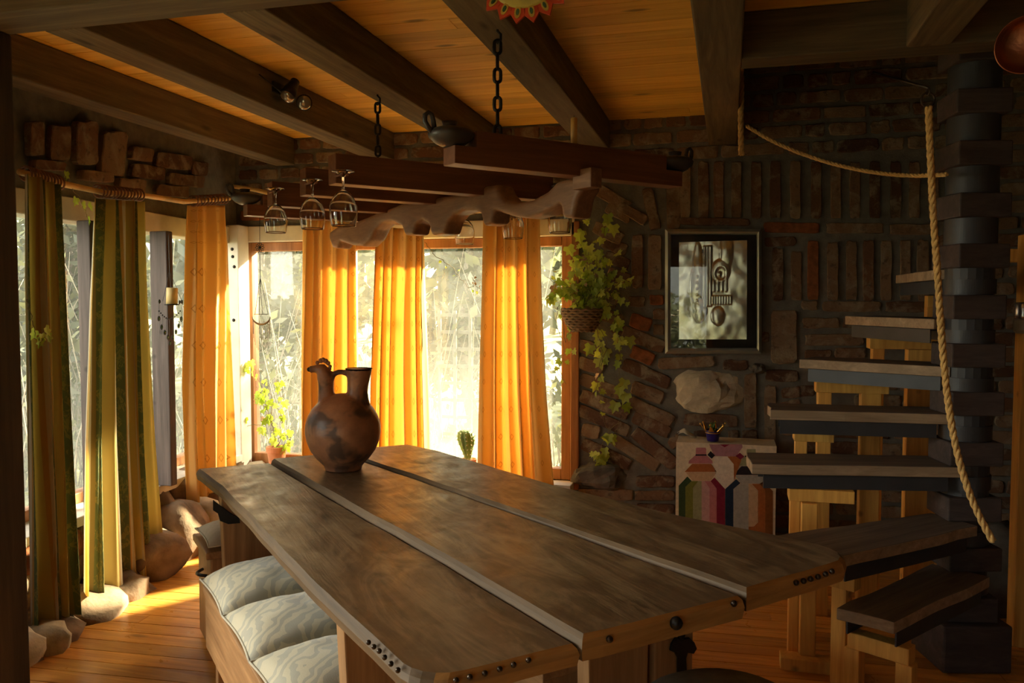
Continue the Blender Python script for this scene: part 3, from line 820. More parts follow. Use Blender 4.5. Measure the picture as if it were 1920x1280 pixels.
# trestle boards
def board(t0, t1, s0, s1, z0, z1, taper=0.0):
    mb = MB()
    mb.prism([TB(t0, s0 + taper, z0), TB(t0, s1 - taper, z0), TB(t0, s1, z1), TB(t0, s0, z1)], T * (t1 - t0))
    return mb
def leg(mb): return add('leg', mb, M['trestle'], parent=table, bevel=0.005)
leg(board(0.45, 0.51, -0.01, 0.345, 0.02, 0.700, 0.03)); l2 = leg(board(0.45, 0.51, 0.70, 0.925, 0.02, 0.720, 0.01)); leg(board(0.45, 0.51, 0.94, 1.10, 0.02, 0.720, 0.01))
leg(board(1.93, 1.99, -0.01, 0.34, 0.02, 0.700, 0.02)); leg(board(1.93, 1.99, 0.56, 0.86, 0.02, 0.720, 0.02))
for t in (0.48, 1.96):
    mb = MB(); mb.box(TB(t, 0.50, 0.05), (0.10, 0.86, 0.06), RT); add('foot', mb, M['trestle'], parent=table, bevel=0.006)
mb = MB(); mb.box(TB(1.22, 0.52, 0.14), (1.42, 0.10, 0.05), RT); add('stretcher', mb, M['trestle'], parent=table, bevel=0.006)
# wrought iron strap with a fleur end on the near trestle
P0 = TB(0.448, 0.9, 0.0)
def onleg(x, y): return onplane(x, y, P0, -T)
mb = MB()
fl_px = [(1275,1180),(1283,1188),(1279,1196),(1290,1194),(1299,1202),(1304,1214),(1298,1224),(1287,1222),(1284,1232),(1286,1275),(1290,1300),(1264,1300),(1268,1275),(1268,1232),(1263,1222),(1254,1218),(1257,1205),(1264,1194),(1273,1197),(1267,1188)]
poly = [onleg(*p) for p in fl_px]
mb.prism(poly, -T * 0.008); add('iron_strap', mb, M['iron'], parent=table, bevel=0.002)
mb = MB(); q = TB(1.99, 0.0, 0.0)
br = [(399,936),(412,946),(436,964),(448,968),(450,980),(428,982),(412,976),(408,962),(399,956)]
mb.prism([onplane(x, y, TB(1.925, 0, 0), -T) for x, y in br], -T * 0.006); add('iron_bracket', mb, M['iron'], parent=table, bevel=0.002)

def pillow(mb, c, a, b, h, seed, ax, ay, n=22, sag=0.0):
    """soft square cushion, half sizes a, b along ax, ay"""
    rnd = random.Random(seed)
    def prof(u, v): return (max(0, 1 - abs(u) ** 2.6) ** 0.55) * (max(0, 1 - abs(v) ** 2.6) ** 0.55)
    for sg in (1, -1):
        def fn(p, q, sg=sg):
            u, v = p * 2 - 1, q * 2 - 1
            pin = 1 - 0.06 * (1 - abs(v) ** 2) * abs(u) ** 3
            pin2 = 1 - 0.06 * (1 - abs(u) ** 2) * abs(v) ** 3
            w = noise.noise(V((u * 2.2 + seed, v * 2.2, 0))) * 0.10 + noise.noise(V((u * 6, v * 6 + seed, 3))) * 0.04
            hh = prof(u, v) * (1 + w) * (h if sg > 0 else h * 0.35)
            return V(c) + ax * (u * a * pin) + ay * (v * b * pin2) + Z * (sg * hh + sag * (u * u))
        mb.grid(fn, n, n, 0, flip=(sg < 0))
def cushion(label, t, s, z, a, b, h, seed, mat='cushion', turn=0.0, tilt=0.0, group=None):
    c = TB(t, s, z)
    ca, sa = math.cos(turn), math.sin(turn)
    ax, ay = T * ca + S * sa, S * ca - T * sa
    ay = (ay + Z * tilt).normalized()
    o = thing('cushion', label, 'cushion', c, group)
    mb = MB(); pillow(mb, c, a, b, h, seed, ax, ay); add('cover', mb, M[mat], parent=o, smooth=True)
    mb = MB(); pts = []
    for k in range(48):
        q = k / 12; e = int(q); f = (q - e) * 2 - 1
        u, v = [(f, -1), (1, f), (-f, 1), (-1, -f)][e]
        pts.append(c + ax * (u * a * (1 - 0.06 * (1 - v * v) * abs(u) ** 3) * 1.005) + ay * (v * b * (1 - 0.06 * (1 - u * u) * abs(v) ** 3) * 1.005))
    mb.tube(pts, 0.004, 6, closed=True); add('piping', mb, M['cushion_plain'], parent=o, smooth=True)
    return o
def bench(label, t0, t1, s0, s1, z, group=None):
    b = thing('bench', label, 'bench', TB((t0 + t1) / 2, (s0 + s1) / 2, 0), group)
    mb = MB(); mb.box(TB((t0 + t1) / 2, (s0 + s1) / 2, z - 0.015), (t1 - t0, s1 - s0, 0.03), RT); add('seat', mb, M['bench'], parent=b, bevel=0.005)
    for s in (s0 + 0.02, s1 - 0.02):
        mb = MB(); mb.box(TB((t0 + t1) / 2, s, z - 0.13), (t1 - t0 - 0.02, 0.028, 0.20), RT); add('apron', mb, M['bench'], parent=b, bevel=0.004)
    for t in (t0 + 0.05, t1 - 0.05):
        mb = MB(); mb.box(TB(t, (s0 + s1) / 2, z / 2), (0.04, s1 - s0 - 0.07, z - 0.04), RT); add('end_board', mb, M['trestle'], parent=b, bevel=0.004)
        mb = MB(); mb.box(TB(t, (s0 + s1) / 2, 0.03), (0.07, s1 - s0 + 0.04, 0.055), RT); add('foot', mb, M['trestle'], parent=b, bevel=0.006)
    return b
bench('long wooden bench tucked under the table on the window side, three patterned cushions on it', 0.54, 1.72, -0.12, 0.24, 0.435)
bench('wooden bench under the table on the staircase side, mostly hidden', 0.56, 1.80, 0.62, 0.93, 0.40)
cushion('grey green patterned cushion on the window bench next to the far trestle', 1.50, 0.07, 0.462, 0.20, 0.20, 0.082, 4)
cushion('cream paisley cushion in the middle of the window bench', 1.105, 0.07, 0.462, 0.195, 0.20, 0.070, 9)
cushion('cream leaf patterned cushion at the near end of the window bench', 0.73, 0.07, 0.462, 0.18, 0.20, 0.065, 15)
cushion('patterned cushion seen through the gap between the near trestle boards', 0.78, 0.74, 0.425, 0.19, 0.17, 0.05, 22)
cushion('second patterned cushion in the shade under the table', 1.22, 0.76, 0.425, 0.19, 0.17, 0.05, 25)
hb = thing('bench', 'wooden box bench across the far end of the table with black handle', 'bench', TB(2.22, 0.43, 0))
mb = MB(); mb.box(TB(2.22, 0.43, 0.22), (0.30, 0.92, 0.40), RT); add('box', mb, M['trestle'], parent=hb, bevel=0.006)
mb = MB(); mb.box(TB(2.22, 0.43, 0.435), (0.33, 0.96, 0.03), RT); add('seat', mb, M['bench'], parent=hb, bevel=0.005)
mb = MB(); hp = [TB(2.14 + 0.10 * k / 6, -0.035 - 0.03 * math.sin(math.pi * k / 6), 0.33) for k in range(7)]; mb.tube(hp, 0.007, 8); add('handle', mb, M['iron'], parent=hb, smooth=True)
cushion('thin pale striped cushion on the box bench beyond the far end of the table', 2.21, 0.15, 0.475, 0.16, 0.19, 0.055, 31, 'cushion_plain')
st = thing('stool', 'round stool at the near corner of the table, mostly below the picture edge', 'stool', TB(-0.085, 0.70, 0))
mb = MB(); mb.lathe([(0, 0.46), (0.17, 0.46), (0.18, 0.47), (0.18, 0.495), (0.17, 0.505), (0, 0.505)], 28, TB(-0.085, 0.70, 0)); add('seat', mb, M['trestle'], parent=st, smooth=False)
for k in range(4):
    a = math.pi / 4 + k * math.pi / 2; c = TB(-0.085, 0.70, 0)
    mb = MB(); mb.tube([c + V((0.19 * math.cos(a), 0.19 * math.sin(a), 0.0)), c + V((0.13 * math.cos(a), 0.13 * math.sin(a), 0.465))], [0.018, 0.022], 10); add('leg', mb, M['trestle'], parent=st, smooth=True)
c = TB(-0.085, 0.70, 0.507)
mb = MB(); mb.lathe([(0, 0), (0.12, 0), (0.17, 0.006), (0.198, 0.026), (0.19, 0.050), (0.15, 0.072), (0.09, 0.088), (0, 0.092)], 30, c)
add('cushion', mb, M['cushion_dark'], smooth=True, label='round dark olive cushion on the stool at the near table corner', cat='cushion')

# ================================================================ rooster jug
JB = onz(644, 880, 0.775); JS = 0.00222
JB = V((JB.x, JB.y, 0.776))
def jp(zx, zy, dep=0.0): return JB + RGT * ((zx - 452) / 5.333 * JS) + Z * ((1190 - zy) / 5.333 * JS) - V((FWD.x, FWD.y, 0)).normalized() * dep
mb = MB(); R_ = Matrix.Identity(3)
k = JS / 5.333
prof = [(0, 0), (178, 0), (183, 8), (180, 30), (205, 60), (262, 120), (320, 200), (356, 290), (372, 380), (366, 460), (345, 530), (300, 610), (232, 680), (150, 730), (60, 756), (0, 760)]
mb.lathe([(r * k, z * k) for r, z in prof], 40, JB)
mb.tube([jp(*p) for p in ((330, 640), (298, 560), (290, 470), (288, 390), (288, 320), (280, 260), (262, 215), (235, 190))], [c * k for c in (120, 95, 80, 74, 76, 82, 70, 55)], 20)
mb.tube([jp(*p) for p in ((262, 205), (215, 188), (170, 190), (128, 194))], [c * k for c in (70, 48, 36, 37)], 16)
mb.tube([jp(*p) for p in ((560, 620), (585, 540), (595, 470), (598, 400), (605, 330), (611, 260), (614, 190))], [c * k for c in (180, 150, 112, 100, 104, 116, 130)], 24)
mb.tube([jp(*p) for p in ((335, 290), (365, 240), (410, 220), (460, 222), (510, 245), (550, 290), (570, 330))], [c * k for c in (36, 30, 28, 27, 28, 32, 38)], 12)
jug = add('jug', mb, None or [bpy.data.materials.new('x')], loc=JB, smooth=True, label='brown fired clay jug with a rooster head spout standing on the table', cat='jug')
t = NT('smoke_fired_clay'); c = t.coords()
n1 = t.noise(c, 9, 3, 0.5, 0.4); n2 = t.noise(c, 16, 5, 0.6)
col = t.ramp(n2, [(0.3, (0.32, 0.135, 0.068)), (0.7, (0.50, 0.23, 0.115))])
f = t.n('ShaderNodeMapRange', {0: n1, 1: 0.52, 2: 0.62, 3: 0, 4: 0.8}).outputs[0]
M['jug'] = t.done(t.bsdf(t.mix(f, col, (0.055, 0.04, 0.034)), 0.42, t.bump(t.noise(c, 30, 4), 0.18, 0.004), Specular_IOR_Level=0.6))
jug.data.materials[0] = M['jug']
m = jug.modifiers.new('fuse', 'REMESH'); m.mode = 'VOXEL'; m.voxel_size = 0.0045; m.use_smooth_shade = True
m = jug.modifiers.new('soft', 'SMOOTH'); m.iterations = 8; m.factor = 0.5
mb = MB()
for zx, zy, r in ((205, 128, 22), (238, 108, 26), (262, 100, 26), (290, 112, 26), (312, 132, 24), (330, 165, 20), (332, 190, 14)): mb.ball(jp(zx, zy), r * k, 10, 0, (1, 0.7, 1))
pc = MB(); add('comb', mb, M['jug'], parent=jug, smooth=True, label='dark rooster comb')
mb = MB(); c0 = jp(614, 188)
mb.lathe([(0.118 * 0.48, 0.0), (0.055, 0.001), (0.050, -0.012), (0, -0.014)], 24, c0 + Z * 0.0015); add('mouth', mb, M['iron'], parent=jug, smooth=True, label='dark open mouth')
mb = MB(); q = jp(124, 194); mb.ball(q, 24 * k, 10, 0, (1, 1, 1)); add('spout_hole', mb, M['iron'], parent=jug, smooth=True, label='dark spout opening')

# ================================================================ hanging rack: bars, ox yoke, chains, glasses, lamps
ZB0, ZB1 = 1.925, 2.04
def ch(v): return V((v.x, v.y, 0)).normalized()
FH = ch(FWD)
BD = (RGT * 0.84 + FH * 0.543).normalized()          # the way the bars run
BN = V((BD.y, -BD.x, 0))                              # towards the camera
if BN.dot(FH) > 0: BN = -BN
def camxy(x, d, z=0): p = RGT * x + FH * d; return V((p.x, p.y, z))
BARS = [(-0.21, 2.76, 1.03), (-0.70, 3.22, 1.03), (-0.90, 3.56, 1.03), (-1.16, 3.96, 1.03), (-1.42, 4.40, 1.00)]
rack = thing('hanging_rack', 'chain hung rack of red brown bars and carved ox yoke holding wine glasses', 'rack', camxy(-0.3, 3.7, ZB0))
bar_at = []
for i, (x, d, L) in enumerate(BARS):
    a = camxy(x, d); bar_at.append((a, L))
    mb = MB(); st_ = 0.085
    prof = [(0, ZB0), (L, ZB0), (L, ZB1 - 0.055), (L - st_, ZB1 - 0.055), (L - st_, ZB1), (st_, ZB1), (st_, ZB1 - 0.055), (0, ZB1 - 0.055)]
    if i in (1, 2, 3): prof = [(0, ZB0), (L, ZB0), (L, ZB1), (0, ZB1)]
    mb.prism([a + BD * u + Z * z + BN * 0.04 for u, z in prof], -BN * 0.08)
    add('bar', mb, M['rack'], parent=rack, bevel=0.003)
# yoke: silhouette measured in the photo, standing in the vertical plane under the middle of the bars
YA = camxy(0.28, 3.06); YDIR = (RGT * -0.595 + FH * 0.80).normalized(); YN = V((YDIR.y, -YDIR.x, 0))
if YN.dot(FH) > 0: YN = -YN
YP = YA + YN * 0.03
sil = [(617,434),(632,424),(660,418),(700,401),(752,381),(814,371),(881,360),(904,349),(929,346),(936,362),(948,375),(969,380),(997,374),(1025,358),(1042,340),(1060,335),(1085,336),(1092,352),(1080,372),(1073,408),(1053,408),(1049,380),(1040,388),(1015,402),(985,409),(962,406),(940,399),(924,393),(922,418),(906,424),(900,400),(888,395),(868,395),(850,402),(838,416),(831,439),(808,441),(803,420),(790,412),(778,420),(773,440),(758,441),(752,424),(733,415),(714,418),(702,430),(692,450),(680,462),(655,459),(636,452),(630,466),(622,464),(616,446)]
Y3 = [onplane(x, y, YP, YN) for x, y in sil]
mb = MB(); N = len(Y3); cen = sum(Y3, V()) / N
lay = []
for off, pull in ((0.0, 0.010), (0.012, 0.0), (0.088, 0.0), (0.10, 0.010)):
    row = []
    for q in range(N):
        p = Y3[q]; e = (Y3[(q + 1) % N] - Y3[q - 1]).normalized(); inn = e.cross(YN)
        if inn.dot(V((0, 0, 1))) == 0: pass
        row.append(mb.vert(p - YN * off - inn * (-pull)))
    lay.append(row)
# orientation: silhouette runs clockwise in the photo, so the inside lies on the right hand of every edge
for A, B in zip(lay, lay[1:]):
    for q in range(N):
        l = (q + 1) % N; mb.face((A[q], A[l], B[l], B[q]))
mb.face(lay[0]); mb.face(lay[-1][::-1])
yk = add('yoke', mb, M['yoke'], parent=rack)
bm = bmesh.new(); bm.from_mesh(yk.data); bmesh.ops.recalc_face_normals(bm, faces=bm.faces); bmesh.ops.triangulate(bm, faces=[f for f in bm.faces if len(f.verts) > 4]); bm.to_mesh(yk.data); bm.free()
m = yk.modifiers.new('fuse', 'REMESH'); m.mode = 'VOXEL'; m.voxel_size = 0.007; m.use_smooth_shade = True
m = yk.modifiers.new('soft', 'SMOOTH'); m.iterations = 7; m.factor = 0.5
mb = MB()
for u, v in ((1100, 336),): mb.box(onplane(1101, 336, YP, YN) - YN * 0.0 + Z * 0.0, (0.055, 0.10, 0.07), Matrix((YN, YDIR, Z)).transposed())
add('yoke_block', mb, M['yoke'], parent=rack, bevel=0.004)

# wine glass, hanging: origin at the top of the foot
gl_outer = [(0, 0), (0.0415, 0.0), (0.043, -0.0006), (0.0436, -0.002), (0.043, -0.0034), (0.030, -0.0065), (0.012, -0.014), (0.0055, -0.024), (0.0045, -0.05), (0.005, -0.066), (0.010, -0.074), (0.026, -0.084), (0.042, -0.104), (0.0525, -0.132), (0.054, -0.150), (0.052, -0.175), (0.0475, -0.203), (0.0467, -0.2075), (0.0463, -0.2083)]
gl_inner = [(0.0456, -0.2083), (0.0453, -0.2075), (0.0461, -0.203), (0.0506, -0.175), (0.0526, -0.150), (0.0511, -0.132), (0.0405, -0.1055), (0.0245, -0.087), (0.009, -0.0785), (0, -0.0775)]
def wine_glass(p, label, first=[None]):
    if first[0] is None:
        r = thing('wine_glass', label, 'wine glass', (0, 0, 0), 'wine glasses hanging from the rack')
        mb = MB(); mb.lathe([(0, -0.0705)] + gl_outer[10:] + gl_inner, 36); add('bowl', mb, M['glass'], parent=r, smooth=True, recalc=True)
        mb = MB(); mb.lathe([(0, -0.020)] + [(0.0062, -0.0225), (0.0045, -0.05), (0.005, -0.066), (0.006, -0.070), (0, -0.0702)], 16); add('stem', mb, M['glass'], parent=r, smooth=True, recalc=True)
        mb = MB(); mb.lathe(gl_outer[:8] + [(0, -0.0235)], 36); add('foot', mb, M['glass'], parent=r, smooth=True, recalc=True)
        r.location = p; first[0] = r
        return r
    return copy_thing(first[0], p, label)
GL = []
for bi, u, side, lab in ((1, 0.01, 1, 'largest wine glass of the left trio, hanging closest to the chain'), (2, 0.01, 1, 'middle wine glass of the left trio hanging under the bars'), (3, 0.0, 1, 'smallest wine glass of the left trio, beside the window corner'),
                         (3, 0.99, 1, 'wine glass hanging in front of the bare twig window gap'), (2, 0.99, 1, 'wine glass hanging in front of the widest orange curtain'), (1, 1.0, 1, 'wine glass at the yoke end, in front of the hanging ivy')):
    a, L = bar_at[bi]
    zt = {(1, 0.01): 1.965, (2, 0.01): 1.983, (3, 0.0): 2.00}.get((bi, u), 1.985)
    p = a + BD * (L * u) + BN * (0.040 + 0.05); p = V((p.x, p.y, zt))
    wine_glass(p, lab)
    for s in (-1, 1):          # the two pegs that carry the foot
        mb = MB(); q = a + BD * (L * u + s * 0.011 if 0.02 < u < 0.98 else L * u + s * 0.011) + Z * (zt - 0.0145)
        mb.tube([q + BN * 0.038, q + BN * 0.118], 0.0045, 8); add('peg', mb, M['rack'], parent=rack, smooth=True)

def chain(label, top, bottom, link_h, wire):
    c = thing('chain', label, 'chain', bottom)
    mb = MB(); hk = [top + V((0, 0, 0.03)), top, top + V((0.012, 0, -0.012)), top + V((0.012, 0, -0.03)), top + V((0, 0, -0.040)), top + V((-0.010, 0, -0.030))]
    mb.tube(hk, wire * 0.8, 8); add('hook', mb, M['iron'], parent=c, smooth=True)
    z0 = top.z - 0.03; pitch = link_h - 2 * wire * 1.05; n = int((z0 - bottom.z + 0.01) / pitch)
    pitch = (z0 - bottom.z + 0.012) / n
    for i in range(n):
        cz = z0 - (i + 0.5) * pitch; mb = MB(); r = link_h * 0.30; h = link_h / 2 - r
        side = RGT if i % 2 == 0 else FH
        pts = []
        for k in range(20):
            a = 2 * math.pi * k / 20; s_ = math.sin(a)
            pts.append(V((top.x, top.y, cz)) + side * ((r - wire) * math.cos(a)) + Z * ((r - wire) * s_ + math.copysign(h, s_) * min(1, abs(s_) * 3)))
        mb.tube(pts, wire, 8, closed=True); add('chain_link', mb, M['iron'], parent=c, smooth=True)
    return c
def bar_point(i, px):
    a, L = bar_at[i]; best = None
    for k in range(201):
        p = a + BD * (L * k / 200) + Z * ZB1; d = p - EYE
        e = abs(960 + F_PX * d.dot(RGT) / d.dot(FWD) - px)
        if best is None or e < best[0]: best = (e, p)
    return best[1]
q = bar_point(0, 932); chain('heavy black chain from the ceiling beam to the nearest bar of the rack', V((q.x, q.y, ZJ - 0.005)), q, 0.058, 0.0062)
q = bar_point(2, 710); chain('thinner black chain hanging behind the clay oil lamp', V((q.x, q.y, ZJ - 0.005)), q, 0.056, 0.0058)

def oil_lamp(p, ang, label, first=[None]):
    if first[0] is None:
        r = thing('oil_lamp', label, 'oil lamp', (0, 0, 0), 'black clay oil lamps on the rack ends')
        mb = MB(); mb.lathe([(0, 0), (0.030, 0), (0.050, 0.010), (0.070, 0.028), (0.074, 0.040), (0.066, 0.052), (0.045, 0.060), (0.026, 0.063), (0, 0.064)], 32); 
        for v in mb.v:
            if v.x > 0: v.x *= 1.18
        add('body', mb, M['black_clay'], parent=r, smooth=True)
        mb = MB(); mb.lathe([(0, 0.058), (0.024, 0.058), (0.023, 0.066), (0.027, 0.080), (0.022, 0.080), (0.018, 0.068), (0, 0.067)], 24); add('neck', mb, M['black_clay'], parent=r, smooth=True)
        pts = [V((-0.066 - 0.022 * (1 - math.cos(t)) * 1.0 + 0.012 * math.sin(t), 0, 0.040 + 0.030 * (1 - math.cos(t * 0.5)) * 1.5 + 0.014 * math.sin(t))) for t in [2 * math.pi * k / 18 for k in range(15)]]
        pts = [V((-0.062, 0, 0.040)), V((-0.080, 0, 0.052)), V((-0.092, 0, 0.072)), V((-0.092, 0, 0.092)), V((-0.080, 0, 0.102)), V((-0.067, 0, 0.096)), V((-0.062, 0, 0.078)), V((-0.058, 0, 0.055))]
        mb = MB(); mb.tube(pts, [0.010, 0.009, 0.008, 0.008, 0.008, 0.008, 0.008, 0.009], 10); add('handle', mb, M['black_clay'], parent=r, smooth=True)
        r.location = p; r.rotation_euler = (0, 0, ang); first[0] = r
        return r
    return copy_thing(first[0], p, label, ang)
BA = math.atan2(BD.y, BD.x)
a, L = bar_at[0]; ZL = ZB1 - 0.0545
oil_lamp(a + BD * 0.004 + Z * ZL, BA, 'black clay oil lamp with ring handle on the near left end of the rack')
oil_lamp(a + BD * (L - 0.004) + Z * ZL, BA + math.pi, 'black clay oil lamp on the bar end that points at the framed picture')
a, L = bar_at[4]
oil_lamp(a + BD * 0.0 + Z * ZL, BA, 'black clay oil lamp at the window corner above the dangling ornament')
q = bar_point(0, 1077)
cd = thing('candle', 'tall yellow candle stub standing on the nearest bar', 'candle', q)
mb = MB(); mb.lathe([(0, 0), (0.0125, 0), (0.0125, 0.098), (0.008, 0.102), (0, 0.100)], 16, q); add('wax', mb, m_plain('yellow_wax', (0.62, 0.34, 0.08), 0.5, 0.1), parent=cd, smooth=True)
mb = MB(); mb.tube([q + Z * 0.1, q + Z * 0.11], 0.0012, 6); add('wick', mb, M['iron'], parent=cd)

# twin reflector lamp on the second joist
p0 = onx(522, 176, -2.135); p1 = onx(550, 196, -2.135)
sp = thing('spotlight', 'twin black spotlight with bare reflector bulbs on the side of a ceiling beam', 'spotlight', p0)
mb = MB(); mb.span(-2.14, -2.128, p0.y - 0.05, p0.y + 0.10, p0.z + 0.0, p0.z + 0.05); add('mount', mb, M['iron'], parent=sp)
for pp, dr in ((p0, V((-0.1, -0.55, -0.8))), (p1, V((0.35, -0.85, -0.42)))):
    dr = dr.normalized(); c0 = pp + V((0.055, 0.02, 0.02)); Rm = dr.to_track_quat('Z', 'Y').to_matrix()
    mb = MB(); mb.lathe([(0, -0.065), (0.022, -0.062), (0.026, -0.03), (0.034, 0.0), (0.040, 0.045), (0.036, 0.045), (0.030, 0.01), (0, 0.0)], 22, c0, Rm); add('housing', mb, M['iron'], parent=sp, smooth=True)
    mb = MB(); mb.lathe([(0, 0.0), (0.028, 0.012), (0.0355, 0.042), (0.034, 0.052), (0.024, 0.060), (0, 0.064)], 22, c0, Rm); add('bulb', mb, m_plain('frosted_bulb', (0.34, 0.31, 0.26), 0.12, 0.05, metallic=0.6), parent=sp, smooth=True)
    mb = MB(); mb.tube([pp + V((0.0, 0.03, 0.02)), c0 - dr * 0.03], 0.007, 8); add('arm', mb, M['iron'], parent=sp)
mb = MB(); mb.tube([p0 + V((0, 0, 0.02)), p0 + V((0.05, -0.06, -0.01)), p0 + V((0.04, -0.12, 0.01)), p0 + V((0.0, -0.17, 0.05))], 0.003, 6); add('cable', mb, M['iron'], parent=sp, smooth=True)

# painted sun plaque on the trimmer, mostly above the picture edge
sc = onplane(985, -62, V((0, 2.19, 0)), V((0, -1, 0)))
sunp = thing('sun_ornament', 'round red painted sun ornament with petal rim hanging at the top edge', 'ornament', sc)
mb = MB(); mb.lathe([(0, 0), (0.105, 0), (0.115, 0.006), (0.105, 0.012), (0, 0.016)], 40, sc, Matrix(((1, 0, 0), (0, 0, -1), (0, 1, 0)))); add('disc', mb, m_plain('yellow_green_paint', (0.42, 0.36, 0.07), 0.5), parent=sunp, smooth=True)
red = m_plain('red_paint', (0.50, 0.055, 0.02), 0.5, 0.2); yel = m_plain('ochre_paint', (0.45, 0.33, 0.06), 0.5); grn = m_plain('dark_green_paint', (0.03, 0.10, 0.05), 0.5)
for k in range(20):
    a = 2 * math.pi * (k + 0.5) / 20; u = V((math.cos(a), 0, math.sin(a))); w = V((-math.sin(a), 0, math.cos(a)))
    def pet(r0, r1, r2, h, y): return [sc + u * r0 - w * h * 0.8 + V((0, y, 0)), sc + u * r1 - w * h + V((0, y, 0)), sc + u * r2 + V((0, y, 0)), sc + u * r1 + w * h + V((0, y, 0)), sc + u * r0 + w * h * 0.8 + V((0, y, 0))]
    mb = MB(); mb.prism(pet(0.095, 0.128, 0.152, 0.021, 0.0), (0, -0.008, 0)); pt = add('petal', mb, red, parent=sunp)
    mb = MB(); e = [sc + u * (0.122 + 0.017 * math.cos(b)) + w * (0.009 * math.sin(b)) + V((0, -0.008, 0)) for b in [2 * math.pi * q_ / 12 for q_ in range(12)]]
    mb.prism(e, (0, -0.002, 0), 0)
    e = [sc + u * (0.122 + 0.009 * math.cos(b)) + w * (0.0045 * math.sin(b)) + V((0, -0.010, 0)) for b in [2 * math.pi * q_ / 10 for q_ in range(10)]]
    mb.prism(e, (0, -0.0015, 0), 1)
    add('petal_eye', mb, [yel, grn], parent=pt)

# ================================================================ ropes
def rope(label, pts, r, name='rope', extra=None):
    # smooth the path, then lay three strands around it
    P = [V(p) for p in pts]; out = []
    for k in range(len(P) - 1):
        a, b, c_, d = P[max(k - 1, 0)], P[k], P[k + 1], P[min(k + 2, len(P) - 1)]
        for j in range(12):
            t_ = j / 12
            out.append(0.5 * ((2 * b) + (c_ - a) * t_ + (2 * a - 5 * b + 4 * c_ - d) * t_ ** 2 + (3 * b - a - 3 * c_ + d) * t_ ** 3))
    out.append(P[-1])
    step = r * 0.9; dense = [out[0]]; acc = 0
    for a, b in zip(out, out[1:]):
        L_ = (b - a).length; n = max(1, int(L_ / step))
        for j in range(1, n + 1): dense.append(a.lerp(b, j / n))
    mb = MB(); cum = 0
    for s in range(3):
        ref = None; path = []; cum = 0
        for k in range(len(dense)):
            t_ = (dense[min(k + 1, len(dense) - 1)] - dense[max(k - 1, 0)]).normalized()
            if ref is None: ref = t_.orthogonal().normalized()
            ref = (ref - t_ * ref.dot(t_)).normalized(); b = t_.cross(ref)
            if k: cum += (dense[k] - dense[k - 1]).length
            a = cum / (r * 7.5) * 2 * math.pi + s * 2 * math.pi / 3
            path.append(dense[k] + (ref * math.cos(a) + b * math.sin(a)) * r * 0.5)
        mb.tube(path, r * 0.56, 6)
    return add(name, mb, M['rope'], smooth=True, label=label, cat='rope')
DR = [(1741, 200, 2.92), (1743, 260, 2.92), (1747, 340, 2.92), (1751, 420, 2.92), (1757, 500, 2.92), (1762, 580, 2.92), (1768, 660, 2.92), (1775, 730, 2.92), (1785, 800, 2.91), (1799, 865, 2.9), (1818, 925, 2.89), (1840, 975, 2.88), (1862, 1015, 2.87)]
rope('thick twisted rope hanging from an iron ring down past the newel post', [ond(*p) for p in DR], 0.0125)
rc = ond(1740, 187, 2.92)
mb = MB(); mb.tube([rc + RGT * (0.024 * math.cos(t)) + Z * (0.026 * math.sin(t)) for t in [2 * math.pi * k / 24 for k in range(24)]], 0.0035, 8, closed=True)
ring = add('iron_ring', mb, M['stud'], smooth=True, label='iron ring with eye bolt holding the top of the thick rope', cat='ring')
mb = MB(); q = rc + Z * 0.03; mb.tube([q + FH * (0.012 * math.cos(t)) + Z * (0.012 * math.sin(t)) for t in [2 * math.pi * k / 16 for k in range(16)]], 0.003, 6, closed=True); mb.tube([q + Z * 0.012, q + Z * 0.03 + FH * 0.45 + Z * 0.16], 0.005, 6); add('eye_bolt', mb, M['stud'], parent=ring, smooth=True)
SW = [(1400, 236, 4.0), (1440, 260, 3.92), (1490, 283, 3.85), (1545, 302, 3.75), (1600, 316, 3.62), (1655, 325, 3.5), (1710, 329, 3.35), (1775, 327, 3.14)]
rope('thin rope swag slung from the beam to the newel post across the brick', [ond(*p) for p in SW], 0.0095)
rope('short frayed rope end hanging beside the large ceiling beam', [ond(1389, 120, 3.98), ond(1390, 170, 3.98), ond(1389, 230, 3.98), ond(1390, 291, 3.98)], 0.0145)

# ================================================================ picture
PY = YW - 0.045
def pw(x, y, dy=0.0): return ony(x, y, PY + dy)
pic = thing('picture', 'framed embossed metal relief hanging on the brick wall', 'picture', pw(1338, 664))
def rect(x0, y0, x1, y1, dy): return [pw(x0, y1, dy), pw(x1, y1, dy), pw(x1, y0, dy), pw(x0, y0, dy)]
fa, fb = rect(1247, 429, 1428, 663, 0), rect(1258, 440, 1418, 652, 0)
mb = MB()
for k in range(4):
    l = (k + 1) % 4
    mid = [fa[k].lerp(fb[k], 0.5) + V((0, -0.014, 0)), fa[l].lerp(fb[l], 0.5) + V((0, -0.014, 0))]
    a0, a1, b0, b1 = fa[k], fa[l], fb[k], fb[l]; bk = V((0, 0.028, 0))
    i = [mb.vert(p) for p in (a0 + bk, a1 + bk, a0, a1, mid[0], mid[1], b0, b1, b0 + bk, b1 + bk)]
    for q in ((0, 1, 3, 2), (2, 3, 5, 4), (4, 5, 7, 6), (6, 7, 9, 8)): mb.face([i[e] for e in q])
add('frame', mb, m_plain('grey_green_metal_frame', (0.30, 0.32, 0.29), 0.38, 0.12, 12, metallic=0.55), parent=pic)
mb = MB(); mb.prism(rect(1257, 439, 1419, 653, 0.012), (0, 0.008, 0)); add('mat_board', mb, m_plain('black_mat_board', (0.022, 0.022, 0.02), 0.8), parent=pic)
fc = rect(1273, 454, 1400, 636, 0.008)
